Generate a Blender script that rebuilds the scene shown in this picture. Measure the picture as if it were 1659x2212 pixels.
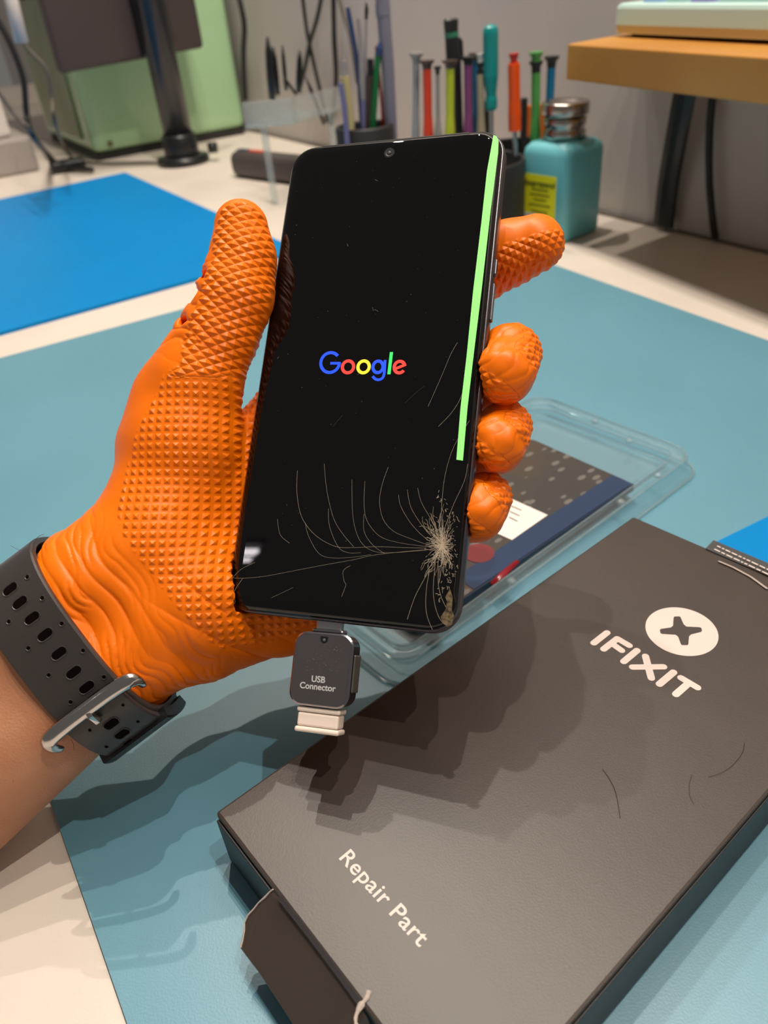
import bpy, bmesh, math, random
import numpy as np
from mathutils import Vector, Matrix

for o in list(bpy.data.objects): bpy.data.objects.remove(o)
S = bpy.context.scene
COL = S.collection
random.seed(4)

# ------------------------------------------------------------------ camera
F = 1661.0; W_, H_ = 1659, 2212; CX, CY = W_/2, H_/2
CAMZ = 0.235
_p, _r = 0.61604, 0.09740
def _basis(p, r):
    cp, sp, cr, sr = math.cos(p), math.sin(p), math.cos(r), math.sin(r)
    x = np.array([1, 0, 0.]); z = np.array([0, cp, -sp]); y = np.array([0, -sp, -cp])
    return np.array([cr*x+sr*y, -sr*x+cr*y, z])
M = _basis(_p, _r)                       # world -> camera (x right, y down, z forward)
cam_d = bpy.data.cameras.new('camera'); cam = bpy.data.objects.new('camera', cam_d); COL.objects.link(cam)
cam_d.sensor_fit = 'VERTICAL'; cam_d.sensor_height = 36.0; cam_d.lens = F/H_*36.0
cam_d.clip_start = 0.01; cam_d.clip_end = 20
rot = Matrix(((M[0][0], -M[1][0], -M[2][0]), (M[0][1], -M[1][1], -M[2][1]), (M[0][2], -M[1][2], -M[2][2])))
cam.matrix_world = Matrix.Translation((0, 0, CAMZ)) @ rot.to_4x4()
cam_d.dof.use_dof = True; cam_d.dof.focus_distance = 0.245; cam_d.dof.aperture_fstop = 13.5
S.camera = cam

# ------------------------------------------------------------------ light and exposure
S.view_settings.view_transform = 'Standard'; S.view_settings.look = 'None'
S.view_settings.gamma = 1; S.view_settings.use_curve_mapping = False
S.view_settings.exposure = 0.0
wd = bpy.data.worlds.new('room_light'); S.world = wd; wd.use_nodes = True
wd.node_tree.nodes['Background'].inputs[0].default_value = (1.0, .93, .86, 1)
wd.node_tree.nodes['Background'].inputs[1].default_value = 0.145
LAMPS = [(.49, -.29), (.30, .07), (.09, .43), (-.09, .77), (-.28, 1.12)]
for i, (lx, ly) in enumerate(LAMPS):
    l = bpy.data.lights.new('track_lamp', 'POINT'); l.energy = 31.5; l.color = (1, .90, .78)
    l.shadow_soft_size = 0.009
    o = bpy.data.objects.new('track_lamp', l); COL.objects.link(o)
    o.location = (0.0155+lx, 0.156+ly, 1.68)

# ------------------------------------------------------------------ coordinates
def ray(px, py): return M.T @ np.array([(px-CX)/F, (py-CY)/F, 1.0])
O3 = np.array([0, 0, CAMZ])
def at(px, py, d): return Vector(ray(px, py)*d+O3)
def tp(px, py, z=0.0):
    v = ray(px, py); return Vector(v*((z-CAMZ)/v[2])+O3)
def plane(px, py, P0, n):
    v = ray(px, py); P0 = np.array(P0); n = np.array(n)
    return Vector(v*(((P0-O3)@n)/(v@n))+O3)
def yp(px, py, Y): return plane(px, py, (0, Y, 0), (0, 1, 0))
A0 = Vector((math.cos(math.radians(29.84)), math.sin(math.radians(29.84)), 0)); A1 = Vector((-A0.y, A0.x, 0))
WP = tp(1290, 458); WD = (tp(1659, 545)-WP).normalized(); WN = Vector((WD.y, -WD.x, 0))
if WN.dot(Vector((0, 0, 0))-WP) < 0: WN = -WN       # towards the room
def wp(px, py, off=0.0): return plane(px, py, WP+WN*off, WN)

# ------------------------------------------------------------------ materials
def lin(c):
    return tuple(((v/255)/12.92 if v/255 <= .04045 else ((v/255+.055)/1.055)**2.4) for v in c)
MATS = {}
def mat(name, rgb, rough=.5, metal=0, spec=.5, noise=0, nscale=20, bump=0, bscale=200, emit=0, rgb2=None, coat=0, sss=0):
    if name in MATS: return MATS[name]
    m = bpy.data.materials.new(name); m.use_nodes = True; nt = m.node_tree; b = nt.nodes['Principled BSDF']
    c = lin(rgb)
    b.inputs['Base Color'].default_value = (*c, 1); b.inputs['Roughness'].default_value = rough
    b.inputs['Metallic'].default_value = metal; b.inputs['Specular IOR Level'].default_value = spec
    if coat: b.inputs['Coat Weight'].default_value = coat; b.inputs['Coat Roughness'].default_value = .05
    if sss: b.inputs['Subsurface Weight'].default_value = sss; b.inputs['Subsurface Scale'].default_value = .003; b.inputs['Subsurface Radius'].default_value = (1, .4, .2)
    tc = nt.nodes.new('ShaderNodeTexCoord')
    if noise or rgb2:
        n = nt.nodes.new('ShaderNodeTexNoise'); n.inputs['Scale'].default_value = nscale; n.inputs['Detail'].default_value = 5
        nt.links.new(tc.outputs['Object'], n.inputs['Vector'])
        mx = nt.nodes.new('ShaderNodeMixRGB'); c2 = lin(rgb2) if rgb2 else tuple(v*(1-noise) for v in c)
        mx.inputs[1].default_value = (*c, 1); mx.inputs[2].default_value = (*c2, 1)
        r = nt.nodes.new('ShaderNodeValToRGB'); r.color_ramp.elements[0].position = .4; r.color_ramp.elements[1].position = .65
        nt.links.new(n.outputs['Fac'], r.inputs[0]); nt.links.new(r.outputs[0], mx.inputs[0]); nt.links.new(mx.outputs[0], b.inputs['Base Color'])
    if bump:
        n2 = nt.nodes.new('ShaderNodeTexNoise'); n2.inputs['Scale'].default_value = bscale; n2.inputs['Detail'].default_value = 3
        nt.links.new(tc.outputs['Object'], n2.inputs['Vector'])
        bp = nt.nodes.new('ShaderNodeBump'); bp.inputs['Strength'].default_value = bump; bp.inputs['Distance'].default_value = .0006
        nt.links.new(n2.outputs['Fac'], bp.inputs['Height']); nt.links.new(bp.outputs[0], b.inputs['Normal'])
    if emit:
        b.inputs['Emission Color'].default_value = (*c, 1); b.inputs['Emission Strength'].default_value = emit
    MATS[name] = m; return m
def clear(name, tint=(1, 1, 1), gloss=1.0, milky=0.0, rough=.03):
    """thin clear plastic: mostly transparent, fresnel gloss, a little milky diffuse"""
    if name in MATS: return MATS[name]
    m = bpy.data.materials.new(name); m.use_nodes = True; nt = m.node_tree; nt.nodes.clear()
    out = nt.nodes.new('ShaderNodeOutputMaterial'); t = nt.nodes.new('ShaderNodeBsdfTransparent'); t.inputs[0].default_value = (*tint, 1)
    g = nt.nodes.new('ShaderNodeBsdfGlossy'); g.inputs['Roughness'].default_value = rough
    d = nt.nodes.new('ShaderNodeBsdfDiffuse'); d.inputs[0].default_value = (.75, .78, .78, 1)
    fr = nt.nodes.new('ShaderNodeFresnel')
    ge = nt.nodes.new('ShaderNodeNewGeometry'); mr = nt.nodes.new('ShaderNodeMapRange'); mr.inputs['To Min'].default_value = 1.5; mr.inputs['To Max'].default_value = 1/1.5
    nt.links.new(ge.outputs['Backfacing'], mr.inputs['Value']); nt.links.new(mr.outputs[0], fr.inputs[0])
    mu = nt.nodes.new('ShaderNodeMath'); mu.operation = 'MULTIPLY'; mu.inputs[1].default_value = gloss; nt.links.new(fr.outputs[0], mu.inputs[0])
    m0 = nt.nodes.new('ShaderNodeMixShader'); m0.inputs[0].default_value = milky
    m1 = nt.nodes.new('ShaderNodeMixShader'); nt.links.new(mu.outputs[0], m1.inputs[0])
    nt.links.new(t.outputs[0], m0.inputs[1]); nt.links.new(d.outputs[0], m0.inputs[2])
    nt.links.new(m0.outputs[0], m1.inputs[1]); nt.links.new(g.outputs[0], m1.inputs[2]); nt.links.new(m1.outputs[0], out.inputs[0])
    MATS[name] = m; return m

# ------------------------------------------------------------------ object helpers
def tag(o, label=None, cat=None, group=None, kind=None):
    if label: o['label'] = label
    if cat: o['category'] = cat
    if group: o['group'] = group
    if kind: o['kind'] = kind
    return o
def empty(name, loc=(0, 0, 0), m3=None, **k):
    o = bpy.data.objects.new(name, None); COL.objects.link(o); o.empty_display_size = .02
    mw = Matrix.Translation(loc)
    if m3 is not None: mw = mw @ m3.to_4x4()
    o.matrix_world = mw; return tag(o, **k)
def link(name, me, m, parent=None, smooth=False, world=False, **k):
    """vertices are in the parent's frame, or in world coordinates if world=True"""
    if smooth:
        for p in me.polygons: p.use_smooth = True
    o = bpy.data.objects.new(name, me); COL.objects.link(o)
    if m is not None: me.materials.append(m)
    if parent is not None:
        if world: me.transform(parent.matrix_world.inverted())
        o.parent = parent
    return tag(o, **k)
def root(o):
    """put the origin of a world-space single mesh at the centre of its base"""
    vs = [v.co for v in o.data.vertices]
    b = Vector((sum(v.x for v in vs)/len(vs), sum(v.y for v in vs)/len(vs), min(v.z for v in vs)))
    o.data.transform(Matrix.Translation(-b)); o.location = b; return o
def me_of(bm, name='mesh'):
    bmesh.ops.recalc_face_normals(bm, faces=bm.faces[:])
    me = bpy.data.meshes.new(name); bm.to_mesh(me); bm.free(); return me
def box_bm(mi, ma, bev=0, seg=2, bm=None, mtx=None):
    b = bmesh.new()
    mi, ma = Vector(mi), Vector(ma)
    bmesh.ops.create_cube(b, size=1)
    for v in b.verts: v.co = Vector([(mi[i]+ma[i])/2+v.co[i]*(ma[i]-mi[i]) for i in range(3)])
    if bev: bmesh.ops.bevel(b, geom=b.edges[:], offset=bev, segments=seg, affect='EDGES', profile=.5)
    if mtx is not None: bmesh.ops.transform(b, matrix=mtx, verts=b.verts)
    if bm is None: return b
    t = bpy.data.meshes.new('t'); b.to_mesh(t); b.free(); bm.from_mesh(t); bpy.data.meshes.remove(t); return bm
def prism_bm(poly, vec, bm=None, bev=0):
    """polygon (world or local points) extruded along vec"""
    b = bm or bmesh.new(); vec = Vector(vec)
    v0 = [b.verts.new(Vector(p)) for p in poly]; v1 = [b.verts.new(Vector(p)+vec) for p in poly]
    b.faces.new(v0); b.faces.new(v1[::-1]); n = len(poly)
    for i in range(n): b.faces.new((v0[i], v1[i], v1[(i+1) % n], v0[(i+1) % n]))
    if bev: bmesh.ops.bevel(b, geom=b.edges[:], offset=bev, segments=2, affect='EDGES', profile=.5)
    return b
def loft_bm(loops, bm=None, cap=True):
    b = bm or bmesh.new(); L = [[b.verts.new(Vector(p)) for p in lp] for lp in loops]
    for a, c in zip(L, L[1:]):
        n = len(a)
        for i in range(n): b.faces.new((a[i], a[(i+1) % n], c[(i+1) % n], c[i]))
    if cap: b.faces.new(L[0][::-1]); b.faces.new(L[-1])
    return b
def tube_bm(pts, rad, n=8, bm=None, flat=1.0, up=None):
    """swept round (or flattened) section through pts; rad number or list"""
    pts = [Vector(p) for p in pts]; rr = rad if isinstance(rad, (list, tuple)) else [rad]*len(pts)
    loops = []; ref = Vector(up) if up else Vector((0.3, .2, .93))
    for i, p in enumerate(pts):
        d = (pts[min(i+1, len(pts)-1)]-pts[max(i-1, 0)]).normalized()
        a = d.cross(ref)
        if a.length < 1e-4: a = d.cross(Vector((1, 0, 0)))
        a.normalize(); c = d.cross(a)
        loops.append([p+a*math.cos(2*math.pi*k/n)*rr[i]+c*math.sin(2*math.pi*k/n)*rr[i]*flat for k in range(n)])
    return loft_bm(loops, bm)
def smooth_pts(pts, n=8):
    P = [Vector(p) for p in pts]; out = []
    for i in range(len(P)-1):
        p0, p1, p2, p3 = P[max(i-1, 0)], P[i], P[i+1], P[min(i+2, len(P)-1)]
        for k in range(n):
            t = k/n
            out.append(.5*((2*p1)+(p2-p0)*t+(2*p0-5*p1+4*p2-p3)*t*t+(3*p1-p0-3*p2+p3)*t**3))
    out.append(P[-1]); return out
def lathe_bm(prof, n=24, bm=None, mtx=None):
    """prof: list of (r, z)"""
    b = bmesh.new()
    loft_bm([[Vector((max(r, 1e-5)*math.cos(2*math.pi*k/n), max(r, 1e-5)*math.sin(2*math.pi*k/n), z)) for k in range(n)] for r, z in prof], b)
    if mtx is not None: bmesh.ops.transform(b, matrix=mtx, verts=b.verts)
    if bm is None: return b
    t = bpy.data.meshes.new('t'); b.to_mesh(t); b.free(); bm.from_mesh(t); bpy.data.meshes.remove(t); return bm
def text_me(s, size, bold=0, ext=0.00008, align='LEFT', space=1.0):
    c = bpy.data.curves.new('txt', 'FONT'); c.body = s; c.size = size; c.offset = bold; c.extrude = ext; c.align_x = align; c.resolution_u = 4
    c.space_character = space
    o = bpy.data.objects.new('txt', c); COL.objects.link(o)
    dg = bpy.context.evaluated_depsgraph_get(); dg.update()
    me = bpy.data.meshes.new_from_object(o.evaluated_get(dg)); bpy.data.objects.remove(o); bpy.data.curves.remove(c)
    return me
def frame3(x, y, z): return Matrix((x, y, z)).transposed()
def rrect(w, h, r, n=8, z=0, cx=0, cy=0):
    out = []
    for (sx, sy, a0) in ((1, 1, 0), (-1, 1, 90), (-1, -1, 180), (1, -1, 270)):
        for k in range(n+1):
            a = math.radians(a0+90*k/n)
            out.append(Vector((cx+sx*(w/2-r)+r*math.cos(a), cy+sy*(h/2-r)+r*math.sin(a), z)))
    return out
def capsule(p, q, r, n=8):
    p, q = Vector(p), Vector(q); d = (q-p).normalized(); up = Vector((0, 0, 1)); s = up.cross(d); out = []
    for k in range(n+1):
        a = -math.pi/2+math.pi*k/n; out.append(q+d*math.cos(a)*r+s*math.sin(a)*r)
    for k in range(n+1):
        a = math.pi/2+math.pi*k/n; out.append(p+d*math.cos(a)*r+s*math.sin(a)*r)
    return out

# value noise for shaping
_rng = np.random.RandomState(7); _G = _rng.rand(24, 24, 24)
def vnoise(p):
    p = np.asarray(p); i = np.floor(p).astype(int); f = p-i; f = f*f*(3-2*f); r = 0
    for a in (0, 1):
        for b in (0, 1):
            for c in (0, 1):
                w = (f[:, 0] if a else 1-f[:, 0])*(f[:, 1] if b else 1-f[:, 1])*(f[:, 2] if c else 1-f[:, 2])
                r = r+w*_G[(i[:, 0]+a) % 24, (i[:, 1]+b) % 24, (i[:, 2]+c) % 24]
    return r*2-1

# ================================================================== SETTING
HB = .027
m_wall = mat('wall_paint', (198, 190, 187), .85, noise=.06, nscale=3, bump=.2, bscale=400)
bm = bmesh.new()
e0, e1 = WP-WD*3.2, WP+WD*1.6
prism_bm([e0+Vector((0, 0, -.8)), e1+Vector((0, 0, -.8)), e1+Vector((0, 0, 1.7)), e0+Vector((0, 0, 1.7))], -WN*.08, bm)
link('wall_back', me_of(bm), m_wall, kind='structure')
# the bench top
m_table = mat('bench_laminate', (226, 214, 202), .42, noise=.10, nscale=7, bump=.06, bscale=900)
bm = bmesh.new()
g = WN*.0015
c0, c1 = WP-WD*2.6+g, WP+WD*1.25+g
prism_bm([c0, c1, c1+WN*1.5, c0+WN*1.9], (0, 0, -.03), bm)
bench = link('workbench', me_of(bm), m_table)
tag(bench, 'off-white laminate workbench top under everything, running to the grey wall', 'workbench')
# dark sealing joint along the wall
bm = bmesh.new(); prism_bm([c0+Vector((0, 0, .0001)), c1+Vector((0, 0, .0001)), c1+WN*.004+Vector((0, 0, .0001)), c0+WN*.004+Vector((0, 0, .0001))], (0, 0, .002), bm)
link('trim_1', me_of(bm), mat('joint', (110, 100, 92), .8), kind='structure')

# mats
def slab(name, poly, th, m, z=0.0, bev=0, **k):
    pts = [Vector((p[0], p[1], z)) for p in poly]
    bm = prism_bm(pts, (0, 0, th))
    return root(link(name, me_of(bm), m, **k))
def isect(p, d, q, e):
    den = d.x*e.y-d.y*e.x; t = ((q.x-p.x)*e.y-(q.y-p.y)*e.x)/den; return p+d*t
mz = .002
p1, p2 = tp(0, 773, mz), tp(440, 655, mz); q1, q2 = tp(1240, 587, mz), tp(1659, 735, mz); l1, l2 = tp(105, 1720, mz), tp(275, 2212, mz)
kTL = isect(p1, p2-p1, l1, l2-l1); kTR = isect(p1, p2-p1, q1, q2-q1); dR = (q2-q1).normalized(); dL = (l2-l1).normalized()
m_mat = mat('mat_rubber_pale', (96, 150, 170), .42, spec=.8, noise=.05, nscale=9, bump=.1, bscale=1500)
slab('desk_mat', [kTL, kTR, q1+dR*.62, l1+dL*.25], .002, m_mat,
     label='large pale blue rubber work mat under the boxes and the gloved hand', cat='mat')
m_blue = mat('mat_rubber_blue', (0, 130, 200), .5, spec=.15, noise=.04, nscale=8)
b1, b2, b3, b4, b5 = tp(0, 430, .003), tp(270, 372, .003), tp(480, 465, .003), tp(0, 718, .003), tp(450, 594, .003)
rr = isect(b2, b3-b2, b4, b5-b4)
slab('desk_mat', [b2, rr, rr+(b4-b5).normalized()*.72, b2+(b1-b2).normalized()*.62], .003, m_blue,
     label='bright blue mat at the left, beside the thumb, lying before the mint cabinet', cat='mat')
r1_, r2_ = tp(1543, 1172, .004), tp(1659, 1115, .004); rd = (r2_-r1_).normalized(); rn = Vector((rd.y, -rd.x, 0))
slab('desk_mat', [r1_, r1_+rd*.20, r1_+rd*.20+rn*.05, r1_+rn*.05], .0018, m_blue, z=.0021,
     label='small bright blue mat corner peeking out behind the black box at the right', cat='mat')

# ================================================================== BACKGROUND
# mint cabinet
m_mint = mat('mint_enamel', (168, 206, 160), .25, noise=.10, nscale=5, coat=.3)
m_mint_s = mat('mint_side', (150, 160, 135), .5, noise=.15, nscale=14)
m_black = mat('black_plastic', (22, 22, 24), .35)
m_black_m = mat('black_matt', (34, 32, 32), .6)
cb = tp(209, 350); cw = .285
fr = frame3(A0, A1, Vector((0, 0, 1)))
ce = empty('equipment_cabinet', cb, fr, label='tall glossy mint green cabinet standing at the back left behind the black pole', cat='cabinet')
bmx = box_bm((0, 0, .012), (cw, .34, .75), .012, 3); link('body', me_of(bmx), m_mint, ce, smooth=False)
bmx = box_bm((.004, .004, 0), (cw-.004, .335, .0118)); link('plinth', me_of(bmx), m_black_m, ce)
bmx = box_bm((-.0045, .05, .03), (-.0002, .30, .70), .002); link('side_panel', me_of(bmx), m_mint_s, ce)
for (yy, zz, s_) in ((.24, .44, .035), (.16, .235, .035), (.24, .32, .03)):
    link('socket', me_of(box_bm((-.012, yy, zz), (-.0047, yy+s_, zz+s_*1.2), .003)), m_black, ce)
bmx = box_bm((.026, -.0042, .020), (.034, -.0002, .028), .001); link('screw', me_of(bmx), mat('brass_dull', (120, 110, 80), .4, 1), ce)
# monitor panel on pole
pb = tp(398, 352)
pm = pb+A1*.045
def mp(px, py): return plane(px, py, pm, A1)
mo = empty('monitor', pb, label='dark brown flat monitor raised on a black pole before the mint cabinet', cat='monitor')
q = [mp(128, 160), mp(436, 103), mp(425, 55), mp(405, -60), mp(93, -40)]
dn = (mp(436, 103)-mp(128, 160)); dn.normalize(); upv = Vector((0, 0, 1))
L_ = (mp(436, 103)-mp(128, 160)).length
bl = mp(128, 160)
mtx = Matrix.Translation(bl) @ frame3(dn, upv.cross(dn), upv).to_4x4()
link('panel', me_of(box_bm((0, -.012, 0), (L_, .012, .24), .006, 3, mtx=mtx)), mat('brown_panel', (66, 56, 55), .45, noise=.15, nscale=4), mo, world=True)
link('mount', me_of(box_bm((L_*.68, -.026, .135), (L_*.9, -.0125, .20), .003, mtx=mtx)), m_black, mo, world=True)
pr = .0225
link('pole', me_of(lathe_bm([(pr, .0), (pr, .55)], 28, mtx=Matrix.Translation(pb))), mat('pole_black', (28, 29, 34), .3, coat=.2), mo, smooth=True, world=True)
link('collar', me_of(lathe_bm([(pr+.004, .012), (pr+.005, .016), (pr+.005, .040), (pr+.002, .044)], 28, mtx=Matrix.Translation(pb))), m_black, mo, smooth=True, world=True)
link('base', me_of(lathe_bm([(.040, 0), (.042, .003), (.041, .010), (.03, .013)], 32, mtx=Matrix.Translation(pb))), m_black, mo, smooth=True, world=True)
link('clamp_knob', me_of(lathe_bm([(.008, 0), (.008, .014)], 12, mtx=Matrix.Translation(pb+Vector((.045, -.01, .02))) @ Matrix.Rotation(math.pi/2, 4, 'Y'))), m_black, mo, smooth=True, world=True)

# white machine at the far left
def upbox(name, pxa, pya, pxb, pyb, Y, depth, m, bev=.003, parent=None, **k):
    """upright box whose front spans the two picture corners on the vertical plane y=Y"""
    a, b = yp(pxa, pya, Y), yp(pxb, pyb, Y)
    x0, x1 = min(a.x, b.x), max(a.x, b.x); z0, z1 = min(a.z, b.z), max(a.z, b.z)
    o = link(name, me_of(box_bm((x0, Y, z0), (x1, Y+depth, z1), bev, 2)), m, parent, world=parent is not None, **k)
    return o if parent is not None else root(o)
m_white = mat('white_plastic', (222, 212, 205), .45, noise=.06, nscale=12)
m_grey = mat('grey_plastic', (160, 152, 148), .5, noise=.1, nscale=12)
gb = tp(60, 372)
gx = empty('power_supply', gb, fr, label='pinkish white bench power unit with a grey foot at the far left edge', cat='machine')
link('body', me_of(box_bm((-.22, .0, .055), (-.005, .16, .27), .006, 2)), m_white, gx)
link('foot', me_of(box_bm((-.23, -.01, .0), (.02, .17, .0548), .006, 2)), m_grey, gx)
link('display', me_of(box_bm((-.10, -.004, .135), (-.055, -.0003, .20), .002, 2)), m_black, gx)
for k_ in range(3): link('knob', me_of(lathe_bm([(.009, 0), (.008, .012), (.004, .013)], 14, mtx=Matrix.Translation((-.035, -.0003, .12+.04*k_)) @ Matrix.Rotation(math.pi/2, 4, 'X'))), m_black, gx, smooth=True)
# white cable duct tube leaning
link('lamp_arm', me_of(tube_bm([yp(10, -40, 1.15), yp(24, 0, 1.15), yp(47, 92, 1.15)], .0085, 12)), m_white, smooth=True,
     label='short white rod hanging in the top left corner among the black cables', cat='rod')
def cable(pts, r, m=None, label='', name='cable', group=None, n=8):
    o = link(name, me_of(tube_bm(smooth_pts(pts, 7), r, n)), m or m_black, smooth=True); return tag(o, label, 'cable', group)
m_cab = mat('cable_black', (26, 24, 22), .5); m_cabg = mat('cable_grey', (90, 84, 76), .55)
cable([yp(-20, 20, 1.12), yp(20, 90, 1.12), yp(50, 170, 1.12), yp(58, 250, 1.12), yp(75, 300, 1.12), tp(115, 345, .008), tp(135, 362, .006), tp(200, 367, .006)], .0038, m_cab, 'thick black cable sweeping down the left edge to the bench')
cable([yp(20, -10, 1.2), yp(50, 90, 1.2), yp(100, 150, 1.2), yp(112, 210, 1.2), yp(120, 270, 1.2), tp(150, 335, .012), tp(190, 352, .006), tp(300, 352, .005), tp(360, 352, .005)], .0028, m_cabg, 'thinner grey-green cable looping past the left side of the mint cabinet')
cable([yp(-10, 190, 1.1), yp(30, 245, 1.1), yp(70, 288, 1.1), tp(110, 350, .006), tp(150, 366, .005)], .0025, m_cabg, 'thin grey cable crossing the foot of the white power unit')
pg = root(link('power_plug', me_of(box_bm((-.02, -.012, 0), (.035, .014, .018), .004, 2, mtx=Matrix.Translation(tp(140, 372)) @ Matrix.Rotation(.4, 4, 'Z'))), m_black,
     label='black plug block lying where the cables meet, before the mint cabinet', cat='plug'))

# black rolled tool on the bench
ra, rb_ = tp(492, 352, .02), tp(660, 372, .02)
tr = empty('tool_roll', tp(560, 372), label='dark grey rounded tool case lying on the bench left of the phone', cat='case')
d_ = (rb_-ra).normalized(); s_ = d_.cross(Vector((0, 0, 1)))
mt = Matrix.Translation(ra) @ frame3(d_, -s_, Vector((0, 0, 1))).to_4x4()
link('shell', me_of(box_bm((0, 0, -.02), (.17, .035, .015), .012, 4, mtx=mt)), mat('case_grey', (74, 66, 64), .45), tr, smooth=True, world=True)
link('red_label', me_of(box_bm((.034, .012, .0151), (.062, .022, .0162), .0004, mtx=mt)), mat('red_dull', (205, 70, 50), .5), tr, world=True, label='orange-red label')
link('blue_label', me_of(box_bm((.008, .012, .0151), (.030, .022, .0162), .0004, mtx=mt)), mat('navy', (52, 66, 92), .5), tr, world=True, label='navy and white label')

# wall cables
cable([wp(510, -30, .02), wp(522, 20, .02), wp(528, 60, .02), wp(526, 120, .02), wp(530, 215, .02)], .0045, m_cab, 'black cable hanging down the wall beside the mint cabinet', 'cable')
cable([wp(652, -20, .012), wp(662, 60, .012), wp(672, 110, .012), wp(690, 190, .012), wp(708, 265, .012)], .003, m_cab, 'black cable on the wall that crosses another above the clear organiser, running down right')
cable([wp(697, -20, .016), wp(685, 40, .016), wp(670, 90, .016), wp(660, 140, .016), wp(648, 190, .016)], .0032, m_cab, 'black cable on the wall that crosses another above the clear organiser, running down left')
cable([wp(720, -20, .012), wp(722, 80, .012), wp(726, 160, .012), wp(722, 220, .012), wp(715, 268, .012)], .0036, m_cab, 'straight black cable hanging on the wall left of the tweezers')
cable([wp(728, -20, .012), wp(745, 40, .012), wp(757, 80, .012), wp(765, 130, .012), wp(772, 180, .012)], .0028, m_cabg, 'thin grey cable on the wall slanting behind the blue tweezers')

# clear organiser with black tools
YO = 1.02
m_acr = clear('acrylic', (.86, .9, .9), 1.0, .22, .1)
og = empty('acrylic_organiser', yp(600, 330, YO), label='clear plastic tool organiser against the wall, holding black tweezers', cat='organiser')
a, b_ = yp(522, 222, YO), yp(638, 268, YO); c_ = yp(738, 275, YO+.06); e_ = yp(735, 220, YO+.06)
z0, z1 = b_.z, a.z
link('front_rail', me_of(box_bm((a.x, YO-.003, z0), (b_.x, YO+.003, z1), .001)), m_acr, og, world=True)
link('shelf', me_of(prism_bm([Vector((a.x, YO+.0035, z0)), Vector((b_.x, YO+.0035, z0)), Vector((c_.x, YO+.07, z0)), Vector((a.x+.05, YO+.09, z0))], (0, 0, .003))), m_acr, og, world=True)
link('side_rail', me_of(prism_bm([Vector((b_.x+.001, YO, z0+.0035)), Vector((c_.x, YO+.0695, z0+.0035)), Vector((c_.x, YO+.0695, z1)), Vector((b_.x+.001, YO, z1))], (.003, -.002, 0))), m_acr, og, world=True)
for (px, dy) in ((572, .0), (720, .06)):
    p = yp(px, 300, YO+dy); link('leg', me_of(box_bm((p.x-.004, YO+dy+.0036, 0.0005), (p.x+.004, YO+dy+.011, z0-.0005), .0008)), m_acr, og, world=True)
TW = [((578, 80), (588, 215), 13, .02, 'broad black pointed cutter standing at the left in the clear organiser'),
      ((590, 100), (600, 205), 10, .03, 'black cutter standing second from left in the clear organiser'),
      ((610, 98), (618, 195), 7, .03, 'slim dark brown tweezers leaning in the clear organiser'),
      ((648, 108), (645, 200), 9, .04, 'flat topped black tweezers in the middle of the clear organiser'),
      ((660, 165), (700, 268), 9, .05, 'black tweezers leaning right across the clear organiser'),
      ((612, 165), (640, 205), 8, .025, 'short black tweezers slanting low in the clear organiser')]
for (p, q_, w, dz, lab) in TW:
    P, Q = yp(*p, YO+dz), yp(*q_, YO+dz); r = w*.0008*.62
    o = link('tweezers', me_of(tube_bm([P, P.lerp(Q, .25), P.lerp(Q, .6), Q], [r*.35, r*.9, r, r*.9], 8, flat=.5)), m_black, smooth=True); tag(o, lab, 'tweezers', 'black tools in the clear organiser')

# pen cups and tools
YC = .80
PXM = F/(YC*math.cos(_p)+.11)         # rough pixels per metre there
def cup(name, px, w, ztop, m, Y, lab, ring=None):
    c = yp(px, 420, Y); r = w/PXM/2
    e = empty(name, (c.x, Y, 0), label=lab, cat='tool holder')
    link('wall', me_of(loft_bm([[Vector((rr_*math.cos(2*math.pi*k/28), rr_*math.sin(2*math.pi*k/28), z)) for k in range(28)] for rr_, z in
         ((r, .012 if ring else 0), (r, ztop-.002), (r-.001, ztop), (r-.003, ztop), (r-.0035, ztop-.002), (r-.0035, .014), (.001, .0135))], cap=False)), m, e, smooth=True)
    if ring: link('base_ring', me_of(lathe_bm([(r+.0015, 0), (r+.002, .001), (r+.002, .011), (r+.0005, .0118)], 28)), ring, e, smooth=True, label='blue base ring')
    return e
m_cup = mat('cup_black', (40, 38, 38), .55)
cup('pen_cup', 800, 130, yp(800, 268, YC+.06).z, m_cup, YC+.06, 'dark grey cup behind the top of the phone, holding tweezers and pens')
cz = yp(1100, 338, YC).z
cup('pen_cup', 1020, 225, cz, m_cup, YC, 'black round cup with a blue base holding the bright screwdrivers', mat('ring_blue', (0, 95, 190), .4))
bk = empty('tool_rack', yp(1090, 338, YC+.05), label='black slotted rack standing up behind the orange and green screwdrivers', cat='rack')
for (x0, x1, y0) in ((1041, 1051, 220), (1126, 1136, 212), (1051, 1058, 240)):
    A_, B_ = yp(x0, y0, YC+.052), yp(x1, 338, YC+.052)
    link('upright', me_of(box_bm((A_.x, YC+.049, .0), (B_.x, YC+.056, A_.z), .001)), m_black_m, bk, world=True)
A_, B_ = yp(1051, 300, YC+.07), yp(1140, 338, YC+.07)
link('back_plate', me_of(box_bm((A_.x-.006, YC+.060, .0), (B_.x, YC+.064, A_.z), .001)), m_black_m, bk, world=True)
A_, B_ = yp(1135, 228, YC+.085), yp(1181, 300, YC+.085)
root(link('scraper', me_of(box_bm((A_.x, YC+.083, .002), (B_.x, YC+.087, A_.z), .001)), mat('orange_plastic', (206, 100, 20), .45),
     label='flat burnt orange scraper standing behind the green screwdriver', cat='scraper'))

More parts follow.
